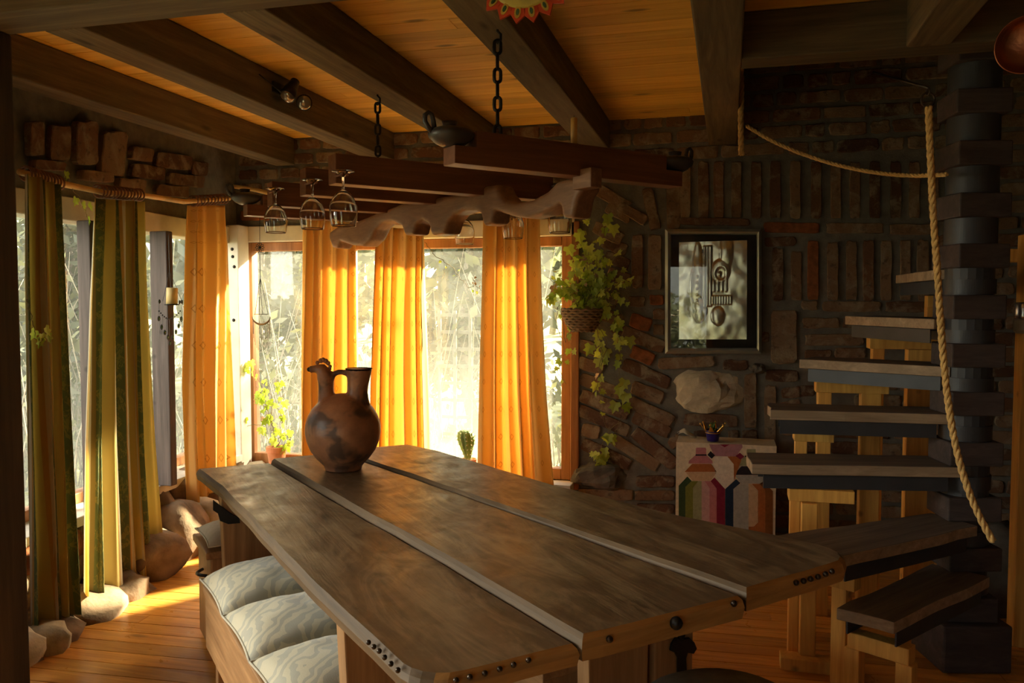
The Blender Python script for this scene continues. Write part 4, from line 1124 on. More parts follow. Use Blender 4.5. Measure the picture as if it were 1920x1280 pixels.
def bumpf(x, y):                     # x 0..1 across, y 0..1 down the foil
    h = 0.0
    def ell(cx, cy, rx, ry, a, p=2): 
        q_ = ((x - cx) / rx) ** 2 + ((y - cy) / ry) ** 2
        return a * max(0, 1 - q_) ** 0.5 if q_ < 1 else 0
    def ridge(cx, y0, y1, w, a): return a * max(0, 1 - abs(x - cx) / w) if y0 < y < y1 else 0
    h = max(h, ell(0.28, 0.30, 0.08, 0.30, 0.5)); h = max(h, ell(0.62, 0.30, 0.14, 0.12, 0.8)); h = max(h, ell(0.30, 0.70, 0.10, 0.13, 0.7))
    h = max(h, ell(0.26, 0.45, 0.10, 0.22, 0.6)); h = max(h, ell(0.70, 0.10, 0.10, 0.20, 0.55)); h -= ell(0.62, 0.33, 0.08, 0.07, 0.7)
    h = max(h, ell(0.60, 0.335, 0.03, 0.03, 0.6))
    for cx in (0.38, 0.43, 0.47): h = max(h, ridge(cx, 0.05, 0.66, 0.022, 0.7))
    for k in range(8): h = max(h, ridge(0.50 + k * 0.038, 0.55, 0.645, 0.014, 0.6))
    for k in range(4): h = max(h, ridge(0.52 + k * 0.06, 0.39, 0.51, 0.018, 0.5))
    for k in range(5): h = max(h, ell(0.275, 0.36 + k * 0.06, 0.018, 0.018, 0.9))
    for k in range(3): h = max(h, ell(0.25 + k * 0.07, 0.71, 0.026, 0.05, 0.85))
    h = max(h, ell(0.58, 0.76, 0.10, 0.10, 0.5))
    return h
def foil(u, v):
    p = fc[0] + (fc[1] - fc[0]) * u + (fc[3] - fc[0]) * v
    n_ = noise.noise(V((u * 3, v * 4, 2))) * 0.9 + noise.noise(V((u * 8, v * 10, 5))) * 0.35
    return p + V((0, -0.009 * bumpf(u, 1 - v) - 0.0042 * n_ + 0.002, 0))
mb = MB(); mb.grid(foil, 90, 120); add('relief', mb, m_plain('embossed_silver_foil', (0.78, 0.74, 0.62), 0.22, 0.04, 20, metallic=1.0, bump=0.0), parent=pic, smooth=True)
mb = MB(); mb.prism(rect(1257, 439, 1419, 653, -0.006), (0, 0.002, 0)); add('glass', mb, M['cover_glass'], parent=pic)

# ================================================================ textile on the low chest, crown pot
CY = 4.80
def cw(x, y, dy=0.0): return ony(x, y, CY + dy)
tl, tr_ = cw(1268, 829), cw(1456, 831); X0, X1 = tl.x, tr_.x; ZT2 = tl.z
chs = thing('chest', 'low chest against the brick wall under the picture, covered by a woven textile', 'chest', ((X0 + X1) / 2, CY + 0.13, 0))
mb = MB(); mb.span(X0 + 0.015, X1 - 0.015, CY + 0.012, CY + 0.25, 0.03, ZT2 - 0.008); add('body', mb, M['trestle'], parent=chs, bevel=0.004)
mb = MB(); mb.span(X0 + 0.03, X1 - 0.03, CY + 0.03, CY + 0.24, 0.0, 0.03); add('plinth', mb, M['trestle'], parent=chs)
rug_c = {'cream': (0.72, 0.63, 0.46), 'pink': (0.50, 0.20, 0.22), 'pinkl': (0.56, 0.34, 0.34), 'rust': (0.40, 0.14, 0.045), 'sand': (0.60, 0.42, 0.26), 'dgreen': (0.05, 0.085, 0.04), 'green': (0.20, 0.22, 0.05), 'sage': (0.33, 0.34, 0.19), 'wine': (0.24, 0.025, 0.055), 'navy': (0.025, 0.04, 0.075), 'grey': (0.40, 0.40, 0.37), 'brown': (0.24, 0.095, 0.03), 'black': (0.03, 0.025, 0.03), 'lil': (0.42, 0.22, 0.26), 'white': (0.74, 0.68, 0.57)}
names = list(rug_c); mats_r = [m_plain('woven_%s_wool' % n_, rug_c[n_], 0.95, 0.12, 60, bump=0.5, spec=0.1) for n_ in names]
mb = MB()
zb = 0.04
nx = 24
def cloth_top(u, v): return V((lerp(X0, X1, u), lerp(CY, CY + 0.25, v), ZT2 + 0.004 * noise.noise(V((u * 5, v * 3, 1))) + (0.012 if False else 0)))
def sagz(x): return ZT2 + 0.006 * math.sin((x - X0) / (X1 - X0) * math.pi * 2.2 + 2)
mb.grid(lambda u, v: V((lerp(X0, X1, u), lerp(CY, CY + 0.25, v), ZT2 + 0.004 * noise.noise(V((u * 5, v * 3, 1))))), 20, 6, 0)
mb.span(X0, X1, CY - 0.004, CY + 0.006, zb, ZT2 + 0.003, 0)
layer = [0]
def shape(col, pts, lev=1):
    q = [cw(1240 + x / 4.923, 760 + y / 4.923, -0.004) for x, y in pts]
    mb.prism([p + V((0, 0.001, 0)) for p in q], (0, -0.0012 * lev - 0.001, 0), names.index(col))
BOT = 1330
shape('lil', [(440,358),(745,358),(750,385),(690,470),(490,465)]); shape('wine', [(540,358),(630,358),(585,385)], 2)
shape('white', [(490,470),(615,470),(670,540),(670,690),(590,770),(510,680),(480,540)]); shape('rust', [(610,470),(700,470),(740,500),(670,690),(668,540)], 2)
shape('pink', [(325,388),(405,388),(415,400),(415,455),(470,510),(475,535),(250,535),(255,510),(318,455),(318,400)]); shape('black', [(316,450),(418,450),(418,462),(316,462)], 2); shape('black', [(425,455),(455,420),(495,460),(465,490)], 2)
shape('rust', [(285,538),(460,538),(512,612),(215,612)]); shape('sand', [(225,615),(510,615),(455,695),(290,695)])
shape('sage', [(790,402),(870,402),(875,465),(930,520),(1000,540),(1000,555),(705,555),(720,520),(780,465)]); shape('black', [(770,462),(880,462),(880,474),(770,474)], 2); shape('wine', [(685,465),(725,435),(765,470),(730,500)], 2)
shape('black', [(740,560),(960,560),(1030,640),(665,640)]); shape('grey', [(675,643),(1025,643),(960,720),(735,720)])
for col, pts in (('dgreen', [(160,740),(240,655),(280,695),(222,750),(222,BOT),(160,BOT)]), ('green', [(222,750),(275,697),(340,697),(292,760),(292,BOT),(222,BOT)]), ('sage', [(292,760),(340,697),(372,697),(372,BOT),(292,BOT)]),
    ('pinkl', [(372,697),(400,697),(445,760),(445,BOT),(372,BOT)]), ('pink', [(400,697),(455,697),(510,765),(510,BOT),(445,BOT),(445,760)]), ('wine', [(455,697),(490,665),(588,770),(588,BOT),(510,BOT),(510,765)]),
    ('navy', [(590,770),(690,680),(730,715),(665,770),(665,BOT),(590,BOT)]), ('grey', [(665,770),(730,722),(805,722),(805,BOT),(665,BOT)]), ('sand', [(805,722),(835,722),(890,785),(890,1080),(850,1115),(805,1115)]), ('rust', [(835,722),(905,722),(960,780),(960,BOT),(805,BOT),(805,1117),(852,1117),(892,1080),(892,785)]), ('brown', [(905,722),(940,700),(1030,790),(1030,BOT),(960,BOT),(960,780)])):
    shape(col, pts)
add('textile', mb, mats_r, label='cream woven textile with two hatted figures in striped ponchos, draped over the chest', cat='textile')
# crown pot
pb = V((cw(1336, 829).x, CY + 0.07, ZT2 + 0.006)); ks = CY / F_PX
pot = thing('potted_plant', 'small violet pot with golden crown points holding a succulent, on the textile', 'potted plant', pb)
viol = m_plain('violet_glaze', (0.035, 0.015, 0.16), 0.3, 0.15); gold = m_plain('gold_paint', (0.65, 0.38, 0.08), 0.3, 0.1, metallic=0.8)
mb = MB(); mb.lathe([(0, 0), (0.030, 0), (0.033, 0.004), (0.041, 0.052), (0.044, 0.066), (0.040, 0.066), (0.037, 0.055), (0, 0.052)], 26, pb); add('pot', mb, viol, parent=pot, smooth=True)
mb = MB(); mb.tube([pb + V((0.0415 * math.cos(t), 0.0415 * math.sin(t), 0.049)) for t in [2 * math.pi * k / 24 for k in range(24)]], 0.003, 6, closed=True); add('band', mb, gold, parent=pot, smooth=True)
for k in range(6):
    a = math.radians(60 * k + 20); u = V((math.cos(a), math.sin(a), 0)); w = V((-math.sin(a), math.cos(a), 0))
    mb = MB(); mb.prism([pb + u * 0.043 - w * 0.017 + Z * 0.060, pb + u * 0.043 + w * 0.017 + Z * 0.060, pb + u * 0.072 + Z * 0.098], u * 0.003 - Z * 0.002)
    pt = add('crown_point', mb, gold, parent=pot); mb = MB(); mb.ball(pb + u * 0.074 + Z * 0.101, 0.006, 10); add('crown_ball', mb, gold, parent=pt, smooth=True)
mb = MB(); rp = random.Random(3)
for k in range(26):
    a = rp.uniform(0, 6.28); el = rp.uniform(0.5, 1.5); L = rp.uniform(0.03, 0.055); d = V((math.cos(a) * math.cos(el), math.sin(a) * math.cos(el), math.sin(el)))
    mb.tube([pb + Z * 0.055, pb + Z * 0.055 + d * L * 0.5, pb + Z * 0.055 + d * L + Z * 0.006], [0.004, 0.006, 0.001], 6)
add('succulent', mb, m_leaf('succulent_leaf', (0.08, 0.20, 0.04), (0.20, 0.36, 0.08), 0.1), parent=pot, smooth=True)
cp = cw(1283, 829); mb = MB()
mb.grid(lambda u, v: V((cp.x - 0.045 + 0.10 * u + 0.01 * math.sin(v * 4), CY + 0.13 + 0.06 * v + 0.01 * math.sin(u * 9), ZT2 + 0.006 + 0.055 * (1 - abs(u - 0.3) * 1.3) * (0.6 + 0.4 * math.sin(v * 3)))), 12, 8)
o = add('cloth_napkin', mb, M['cushion_plain'], smooth=True, label='small crumpled pale cloth on the corner of the chest beside the crown pot', cat='cloth')
s = o.modifiers.new('cloth', 'SOLIDIFY'); s.thickness = 0.003

# ================================================================ spiral stair
NC = V((0.935, 3.66, 0))
stair = thing('spiral_staircase', 'wooden spiral staircase with dark plank treads around a stacked newel post', 'staircase', NC)
STEPS = [(0.40, [(0.38, 3.02), (0.55, 2.93), (1.0, 3.52), (0.82, 3.64)]),
         (0.60, [(0.18, 3.17), (0.38, 2.96), (0.95, 3.51), (0.82, 3.68)]),
         (0.82, [(0.085, 3.66), (0.10, 3.40), (0.90, 3.54), (0.86, 3.78)]),
         (1.02, [(0.18, 3.80), (0.175, 3.56), (0.86, 3.60), (0.86, 3.84)]),
         (1.21, [(0.40, 4.12), (0.315, 3.92), (0.86, 3.60), (0.97, 3.84)]),
         (1.40, [(0.75, 4.40), (0.55, 4.27), (0.80, 3.62), (1.02, 3.74)]),
         (1.60, [(1.00, 4.42), (0.80, 4.42), (0.82, 3.68), (1.03, 3.68)])]
rnst = random.Random(4)
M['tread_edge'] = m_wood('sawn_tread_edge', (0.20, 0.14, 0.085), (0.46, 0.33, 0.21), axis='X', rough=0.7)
for i, (z, q) in enumerate(STEPS):
    pts = [V((x, y, 0)) for x, y in q]
    outl = []
    for k in range(4):
        a, b = pts[k], pts[(k + 1) % 4]
        n = 7 if k in (1, 3) else 3
        nr = (b - a).normalized().cross(Z)
        for j in range(n): outl.append(a.lerp(b, j / n) + nr * (rnst.uniform(-0.007, 0.007) if j else 0))
    ang = math.atan2((pts[2] - pts[1]).y, (pts[2] - pts[1]).x)
    mb = MB(); mb.prism([p + Z * (z - 0.042) for p in outl], (0, 0, 0.042))
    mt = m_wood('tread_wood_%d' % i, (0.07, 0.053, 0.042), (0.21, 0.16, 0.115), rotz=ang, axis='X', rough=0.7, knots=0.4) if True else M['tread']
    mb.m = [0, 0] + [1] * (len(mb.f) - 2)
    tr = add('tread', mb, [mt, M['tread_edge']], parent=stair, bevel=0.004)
    cc = sum(pts, V()) / 4
    pl = [p + (cc - p) * 0.12 for p in pts]
    mb = MB()
    # folded steel tray: front and back cheeks and a plate
    for a, b in ((1, 2), (3, 0)):
        dr = (pl[b] - pl[a]).normalized(); nr = dr.cross(Z)
        mb.prism([pl[a] + Z * (z - 0.100), pl[b] + Z * (z - 0.100), pl[b] + Z * (z - 0.050), pl[a] + Z * (z - 0.050)], nr * -0.006)
    mb.prism([p + Z * (z - 0.050) for p in pl], (0, 0, 0.006))
    add('steel_bracket', mb, M['steel'], parent=stair)
    # newel: steel drum behind the tread, wooden block on top of it
    mb = MB(); mb.lathe([(0, z - 0.10), (0.096, z - 0.10), (0.096, z - 0.043), (0, z - 0.043)], 72, NC); add('newel_drum', mb, M['steel'], parent=stair)
    mb = MB(); mb.box(NC + Z * (z + 0.048), (0.205 + rnst.uniform(-.006, .006), 0.205, 0.094), Matrix.Rotation(math.radians(12 + rnst.uniform(-5, 5)), 3, 'Z')); add('newel_block', mb, M['newel'], parent=stair, bevel=0.006)
for z in (1.80, 2.00, 2.20, 2.40):
    mb = MB(); mb.lathe([(0, z - 0.105), (0.096, z - 0.105), (0.096, z - 0.003), (0, z - 0.003)], 72, NC); add('newel_drum', mb, M['steel'], parent=stair)
    mb = MB(); mb.box(NC + Z * (z + 0.045), (0.205, 0.205, 0.094), Matrix.Rotation(math.radians(12 + rnst.uniform(-5, 5)), 3, 'Z')); add('newel_block', mb, M['newel'], parent=stair, bevel=0.006)
mb = MB(); mb.lathe([(0, 0.10), (0.09, 0.10), (0.09, 2.58), (0, 2.58)], 20, NC); add('newel_core', mb, M['steel'], parent=stair)
mb = MB(); mb.box(NC + Z * 0.245, (0.20, 0.20, 0.10), Matrix.Rotation(math.radians(10), 3, 'Z')); add('newel_block', mb, M['newel'], parent=stair, bevel=0.006)
mb = MB(); mb.box(NC + Z * 0.10, (0.27, 0.27, 0.19), Matrix.Rotation(math.radians(14), 3, 'Z')); add('newel_base', mb, M['newel'], parent=stair, bevel=0.008)
def upright(px, Y, z1, w=0.05, d=0.05, name='support_post', z0=0.0):
    p = ony(px, 900, Y); mb = MB(); mb.span(p.x - w / 2, p.x + w / 2, Y - d / 2, Y + d / 2, z0, z1)
    return add(name, mb, M['pine_z'], parent=stair, bevel=0.003)
def rail(x0, x1, Y, z, h=0.055, d=0.07, rot=0.0):
    a = ony(x0, 900, Y); b = ony(x1, 900, Y); mb = MB(); mb.span(a.x, b.x, Y - d / 2, Y + d / 2, z - h, z)
    return add('support_rail', mb, M['pine_z'], parent=stair, bevel=0.003)
upright(1491, 3.53, 0.665, 0.040, 0.06); upright(1518, 3.46, 0.665, 0.060, 0.06); rail(1478, 1600, 3.50, 0.718, 0.05, 0.10)
upright(1500, 3.80, 0.865, 0.05, 0.06); rail(1486, 1560, 3.76, 0.918, 0.05, 0.10)
upright(1542, 4.06, 1.055, 0.06, 0.07); upright(1628, 4.02, 1.055, 0.085, 0.07); rail(1525, 1660, 4.03, 1.108, 0.055, 0.09)
upright(1640, 4.36, 1.245, 0.055, 0.07); upright(1722, 4.22, 1.245, 0.13, 0.08); rail(1622, 1752, 4.29, 1.298, 0.055, 0.10)
upright(1740, 4.42, 1.445, 0.06, 0.06); rail(1728, 1800, 4.40, 1.498, 0.055, 0.07)
# frame under the two lowest treads
def beam3(a, b, w, h, name='support_rail'):
    a, b = V(a), V(b); d = (b - a); L = d.length; d.normalize(); R = Matrix((d, Z.cross(d).normalized(), d.cross(Z.cross(d).normalized()) * 1)).transposed()
    mb = MB(); mb.box((a + b) / 2, (L, w, h), R); return add(name, mb, M['pine_z'], parent=stair, bevel=0.003)
beam3((0.44, 3.10, 0.270), (0.62, 2.99, 0.270), 0.06, 0.058); 
for x, y in ((0.452, 3.09), (0.605, 3.0)):
    mb = MB(); mb.box((x, y, 0.12), (0.055, 0.055, 0.24), Matrix.Rotation(-0.55, 3, 'Z')); add('support_post', mb, M['pine_z'], parent=stair, bevel=0.003)
beam3((0.33, 3.18, 0.470), (0.46, 3.10, 0.470), 0.06, 0.058)
for x, y in ((0.415, 3.155),):
    mb = MB(); mb.box((x, y, 0.22), (0.055, 0.055, 0.44), Matrix.Rotation(-0.55, 3, 'Z')); add('support_post', mb, M['pine_z'], parent=stair, bevel=0.003)
mb = MB(); mb.span(0.22, 0.52, 3.38, 3.46, 0.0, 0.05); add('sole_plate', mb, M['pine_z'], parent=stair, bevel=0.003)

# pine door frame at the right edge, with a lantern bracket
p = onz(1912, 1165, 0); PXr = ony(1912, 900, 3.9)
mb = MB(); mb.span(PXr.x - 0.02, PXr.x + 0.10, 3.86, 3.95, 0, 1.75)
fr = add('pine_upright', mb, M['pine_z'], loc=(PXr.x + 0.04, 3.9, 0), label='pine upright at the right edge beyond the newel post', cat='post', bevel=0.004)
a = ony(1872, 480, 4.0); b = ony(1935, 480, 4.0)
mb = MB(); mb.span(a.x, b.x + 0.1, 3.955, 4.03, a.z - 0.028, a.z + 0.028); add('cross_rail', mb, M['pine_z'], parent=fr, bevel=0.004)
q = ony(1917, 625, 3.80)
ln = thing('lantern', 'grey metal lantern fixed to the pine upright at the right edge', 'lantern', q)
mb = MB(); mb.lathe([(0, 0), (0.025, 0), (0.034, 0.012), (0.034, 0.055), (0.030, 0.06), (0, 0.06)], 22, q); add('base', mb, m_plain('putty_metal', (0.30, 0.26, 0.18), 0.5), parent=ln, smooth=False)
mb = MB(); mb.lathe([(0, 0.06), (0.030, 0.06), (0.032, 0.07), (0.032, 0.120), (0.028, 0.128), (0, 0.128)], 22, q); add('cap', mb, m_plain('bright_metal', (0.6, 0.6, 0.62), 0.25, 0.05, metallic=0.9), parent=ln, smooth=True)
# rocks and firewood behind the newel
mb = MB(); c = onz(1885, 1165, 0.12); mb.rock((1.26, 4.28, 0.20), (0.16, 0.14, 0.20), 5, 18, 0.35); add('boulder', mb, M['stone_grey'], smooth=True, label='dark lump of stone on the floor beyond the newel post', cat='stone')

# copper pan in the upper right corner
pc_ = ond(1927, 85, 2.6); nrm = (EYE - pc_).normalized(); nrm = (nrm + RGT * -0.15 + Z * 0.1).normalized(); R = nrm.to_track_quat('Z', 'Y').to_matrix()
pan = thing('copper_pan', 'round copper pan hanging in the top right corner', 'pan', pc_)
mb = MB(); mb.lathe([(0, 0.0), (0.06, 0.002), (0.078, 0.012), (0.086, 0.03), (0.089, 0.03), (0.081, 0.008), (0.062, -0.004), (0, -0.006)], 40, pc_, R); add('bowl', mb, M['copper'], parent=pan, smooth=True)
mb = MB(); mb.tube([pc_ + R @ V((0.087 * math.cos(t), 0.087 * math.sin(t), 0.031)) for t in [2 * math.pi * k / 40 for k in range(40)]], 0.0028, 6, closed=True); add('rim', mb, M['copper'], parent=pan, smooth=True)
mb = MB(); mb.tube([pc_ + Z * 0.085, pc_ + Z * 0.26], 0.003, 6); add('hook', mb, M['iron'], parent=pan)
# nail on the dark pillar
mb = MB(); q = V((-2.44, 2.20, onz(20, 115, 2.0).z * 0 + 2.28)); mb.tube([q + V((-0.02, 0.01, 0)), q + V((0.0, -0.03, -0.002)), q + V((0.03, -0.05, 0.004)), q + V((0.05, -0.05, 0.02))], 0.003, 6)
add('wall_hook', mb, M['stud'], smooth=True, label='thin wire hook on the dark pillar at the left edge', cat='hook')

# ================================================================ hanging ornaments at the windows
wax = m_leaf('cream_wax', (0.78, 0.60, 0.26), (0.80, 0.64, 0.30), 0.25)
PO, NO = V((-2.85, 3.0, 0)), LN
def po(x, y): return onplane(x, y, PO, NO)
hang = thing('candle_hanger', 'beaded iron candle hanger dangling in front of the grey window post', 'candle hanger', po(319, 640))
mb = MB()
for a, b in (((318, 508), (305, 565)), ((318, 508), (341, 565)), ((318, 508), (322, 560)), ((316, 440), (318, 508))): mb.tube([po(*a), po(*b)], 0.0013, 5)
add('wire', mb, M['iron'], parent=hang)
dc = po(322, 572); mb = MB(); mb.lathe([(0, 0), (0.035, 0), (0.042, 0.006), (0.039, 0.007), (0.033, 0.003), (0, 0.003)], 22, dc); add('dish', mb, M['iron'], parent=hang, smooth=True)
def bead_arc(pts, r, mat=M['iron']):
    for x, y, rr in pts:
        c = po(x, y); mb = MB(); ax = NO; u = V((-NO.y, NO.x, 0))
        mb.tube([c + u * (rr * 0.75 * math.cos(t)) + Z * (rr * math.sin(t)) for t in [2 * math.pi * k / 14 for k in range(14)]], 0.0028, 6, closed=True)
        b = add('bead', mb, M['iron'], parent=hang, smooth=True)
        mb = MB(); mb.ball(c, rr * 0.62, 8, 0, (0.6, 0.8, 1)); add('bead_glass', mb, m_bead, parent=b, smooth=True)
m_bead = m_leaf('green_glass_bead', (0.10, 0.20, 0.12), (0.25, 0.35, 0.20), 0.5)
bead_arc([(299, 565, .009), (298, 597, .012), (303, 613, .012), (309, 623, .012), (315, 632, .012), (324, 632, .012), (319, 643, .013), (330, 622, .012), (335, 611, .012), (340, 598, .013), (341, 566, .009), (337, 566, .008)], 0.01)
mb = MB()
for k in range(13):
    t = k / 12; x = lerp(298, 338, t); y = 583 + 15 * math.sin(math.pi * t)
    c = po(x, y); mb.ball(c, 0.0045, 8)
add('bead_string', mb, M['iron'], parent=hang, smooth=True)
mb = MB()
for x, y0, y1 in ((298, 566, 590), (341, 566, 592), (312, 597, 622), (318, 599, 630), (325, 598, 625), (331, 594, 614), (305, 592, 610)): mb.tube([po(x, y0), po(x, y1)], 0.0012, 5)
add('wire', mb, M['iron'], parent=hang)
cd = thing('candle', 'short cream candle standing in the dangling beaded hanger', 'candle', dc + Z * 0.004)
mb = MB(); mb.lathe([(0, 0.004), (0.030, 0.004), (0.030, 0.094), (0.024, 0.097), (0.018, 0.090), (0, 0.088)], 24, dc, Matrix.Rotation(0.06, 3, 'Y')); add('wax', mb, wax, parent=cd, smooth=True)
mb = MB(); mb.tube([dc + Z * 0.088, dc + Z * 0.104], 0.0013, 6); add('wick', mb, M['iron'], parent=cd)

PO2 = V((0, 4.86, 0)); NO2 = V((0, -1, 0))
def p2(x, y): return onplane(x, y, PO2, NO2)
orn = thing('wind_chime', 'delicate wire ornament with a flower and fringed crescent in the corner window', 'wind chime', p2(490, 665))
mb = MB(); mb.tube([p2(487, 405), p2(487, 455)], 0.0018, 5); mb.tube([p2(487, 476), p2(488, 520)], 0.0024, 5)
for x in (478, 486, 492, 503): mb.tube([p2(488, 520), p2(x, 590)], 0.0018, 5)
add('wire', mb, M['iron'], parent=orn)
mb = MB(); fc0 = p2(487, 464)
for k in range(10):
    a = 2 * math.pi * k / 10; c = fc0 + V((0.020 * math.cos(a), 0, 0.020 * math.sin(a))); u = V((math.cos(a), 0, math.sin(a))); w = V((-math.sin(a), 0, math.cos(a)))
    mb.tube([c + u * (0.013 * math.cos(t)) + w * (0.006 * math.sin(t)) for t in [2 * math.pi * q_ / 10 for q_ in range(10)]], 0.0021, 5, closed=True)
mb.ball(fc0, 0.009, 10); add('wire_flower', mb, M['iron'], parent=orn, smooth=True)
mb = MB(); cr = []
for k in range(17):
    t = math.pi * (0.02 + 0.96 * k / 16); cr.append(p2(490 - 17 * math.cos(t), 592 + 16 * math.sin(t)))
mb.tube(cr, [0.002 + 0.006 * math.sin(math.pi * k / 16) for k in range(17)], 8); mb.tube([p2(476, 589), p2(503, 589)], 0.0022, 6); add('crescent', mb, M['stud'], parent=orn, smooth=True)
mb = MB()
for k in range(15):
    t = math.pi * (0.06 + 0.88 * k / 14); a = (490 - 16 * math.cos(t), 596 + 15 * math.sin(t)); mb.tube([p2(*a), p2(a[0] + 0.5, a[1] + 22 + 26 * math.sin(t))], 0.0015, 5)
add('fringe', mb, M['stud'], parent=orn)

# ================================================================ plants
def ivy_leaf(mb, p, up, face, size, m=0, rnd=random):
    """five lobed leaf: up = towards its tip, face = its normal"""
    up = up.normalized(); x = up.cross(face)
    if x.length < 1e-4: x = up.orthogonal()
    x.normalize(); n = x.cross(up).normalized()
    L = [(0, 0, 0), (0.30, -0.12, 0.02), (0.50, 0.14, 0.05), (0.32, 0.34, 0.03), (0.46, 0.62, 0.05), (0.18, 0.62, 0.02), (0, 1.0, -0.02), (-0.18, 0.62, 0.02), (-0.46, 0.62, 0.05), (-0.32, 0.34, 0.03), (-0.50, 0.14, 0.05), (-0.30, -0.12, 0.02)]
    i = len(mb.v)
    ci = mb.vert(p + up * (0.32 * size) - n * (0.03 * size))
    ids = [mb.vert(p + x * (a * size) + up * (b * size) + n * (c * size * 1.6)) for a, b, c in L]
    for k in range(len(ids)): mb.face((ci, ids[k], ids[(k + 1) % len(ids)]), m)
def rvec(r): return V((r.uniform(-1, 1), r.uniform(-1, 1), r.uniform(-1, 1)))
def vine(stems, leaves, pts, r, size, dens, thick=0.0022, dry=0.06, face=V((-0.2, -1, 0.3)), start=0.0):
    P = [V(p) for p in pts]; path = []
    for k in range(len(P) - 1):
        for j in range(8):
            q = P[k].lerp(P[k + 1], j / 8); path.append(q + rvec(r) * 0.006)
    path.append(P[-1]); stems.tube(path, [thick * (1 - 0.5 * k / len(path)) for k in range(len(path))], 6)
    n = len(path)
    for k in range(n):
        if k / n < start: continue
        if r.random() < dens:
            d = (rvec(r) + V((0, -0.3, -0.5))).normalized(); b = path[k] + d * r.uniform(0.012, 0.035)
            stems.tube([path[k], b], thick * 0.5, 4, cap=False)
            ivy_leaf(leaves, b, (d + V((0, 0, -0.6))).normalized(), face + rvec(r) * 0.8, size * r.uniform(0.6, 1.2), 1 if r.random() < dry else 0)
# ivy in a wicker basket on the wall
r = random.Random(42)
bc = ony(1092, 596, YW - 0.14)
ivy = thing('hanging_ivy', 'ivy spilling from a wicker wall basket beside the rear window', 'hanging plant', bc)
mb = MB()
for k in range(9):
    t = k / 8; rad = 0.125 - 0.055 * (1 - t) ** 1.6; z = -0.075 + 0.125 * t
    pts = [bc + V((rad * math.cos(a), rad * 0.95 * math.sin(a), z + 0.004 * math.sin(a * 14 + k * math.pi))) for a in [2 * math.pi * q / 56 for q in range(56)]]
    mb.tube(pts, 0.0088, 6, closed=True)
mb.lathe([(0, -0.078), (0.07, -0.078), (0.115, 0.04), (0.10, 0.04), (0, 0.03)], 24, bc)
add('basket', mb, m_plain('dark_wicker', (0.24, 0.15, 0.07), 0.8, 0.4, 40), parent=ivy, smooth=True)
st_, lv_ = MB(), MB()
def wy(x, y, out): return ony(x, y, YW - out)
top = bc + Z * 0.05
def tr(dens, *pp, **kw): vine(st_, lv_, [top + rvec(r) * 0.05] + [wy(*p) for p in pp], r, kw.pop('size', 0.060), dens, **kw)
for _ in range(26):       # the dense crown above the basket
    x = r.uniform(1065, 1165); y = r.uniform(400, 560); tr(0.55, ((1100 + x) / 2 + r.uniform(-10, 10), lerp(590, y, 0.5), 0.15), (x, y, r.uniform(0.05, 0.22)), start=0.25, size=0.058)
for x, y in ((1035, 500), (1025, 520), (1030, 555), (1048, 540), (1022, 560), (1180, 560), (1190, 520), (1175, 600), (1165, 640)):
    tr(0.45, ((1100 + x) / 2, 540, 0.2), (x, y, 0.16), start=0.3, size=0.055)
tr(0.22, (1120, 620, 0.18), (1130, 660, 0.08), (1123, 700, 0.07), (1128, 745, 0.06), (1133, 790, 0.06), (1148, 830, 0.06), (1143, 800, 0.05), start=0.15)
tr(0.30, (1150, 610, 0.16), (1163, 660, 0.07), (1160, 705, 0.07), (1172, 745, 0.06), (1150, 760, 0.06), start=0.15)
tr(0.25, (1140, 640, 0.16), (1125, 690, 0.07), (1118, 730, 0.07), (1135, 770, 0.06), start=0.2)
tr(0.14, (1070, 610, 0.16), (1060, 640, 0.1), (1048, 570, 0.14), (1042, 600, 0.14), (1060, 660, 0.1), (1050, 690, 0.1), (1060, 720, 0.1), (1040, 690, 0.1), start=0.3, size=0.045)
tr(0.25, (1070, 600, 0.16), (1068, 640, 0.1), (1075, 665, 0.07), start=0.3)
vine(st_, lv_, [wy(1168, 782, 0.04), wy(1150, 815, 0.05), wy(1128, 850, 0.05), wy(1112, 872, 0.05)], r, 0.06, 0.38, start=0.4)
vine(st_, lv_, [wy(1165, 785, 0.04), wy(1140, 812, 0.05), wy(1128, 835, 0.05), wy(1118, 858, 0.05)], r, 0.065, 0.4, start=0.35)
for px, py in ((1108, 655), (1138, 662), (1172, 720), (1175, 745), (1155, 762), (1125, 628), (1160, 612), (1180, 640), (1122, 680), (1065, 470), (1078, 500), (1150, 430), (1140, 410), (1160, 640), (1120, 560), (1130, 590), (1090, 560), (1105, 520), (1115, 480), (1085, 445)):
    ivy_leaf(lv_, wy(px, py - 8, 0.16 if py < 620 else 0.07), V((r.uniform(-.5, .5), -0.1, -1)), V((0.1, -1, 0.3)) + rvec(r) * 0.3, 0.078)
add('foliage', lv_, [M['ivy'], M['ivy_dry']], parent=ivy); add('stems', st_, M['stem'], parent=ivy, smooth=True)
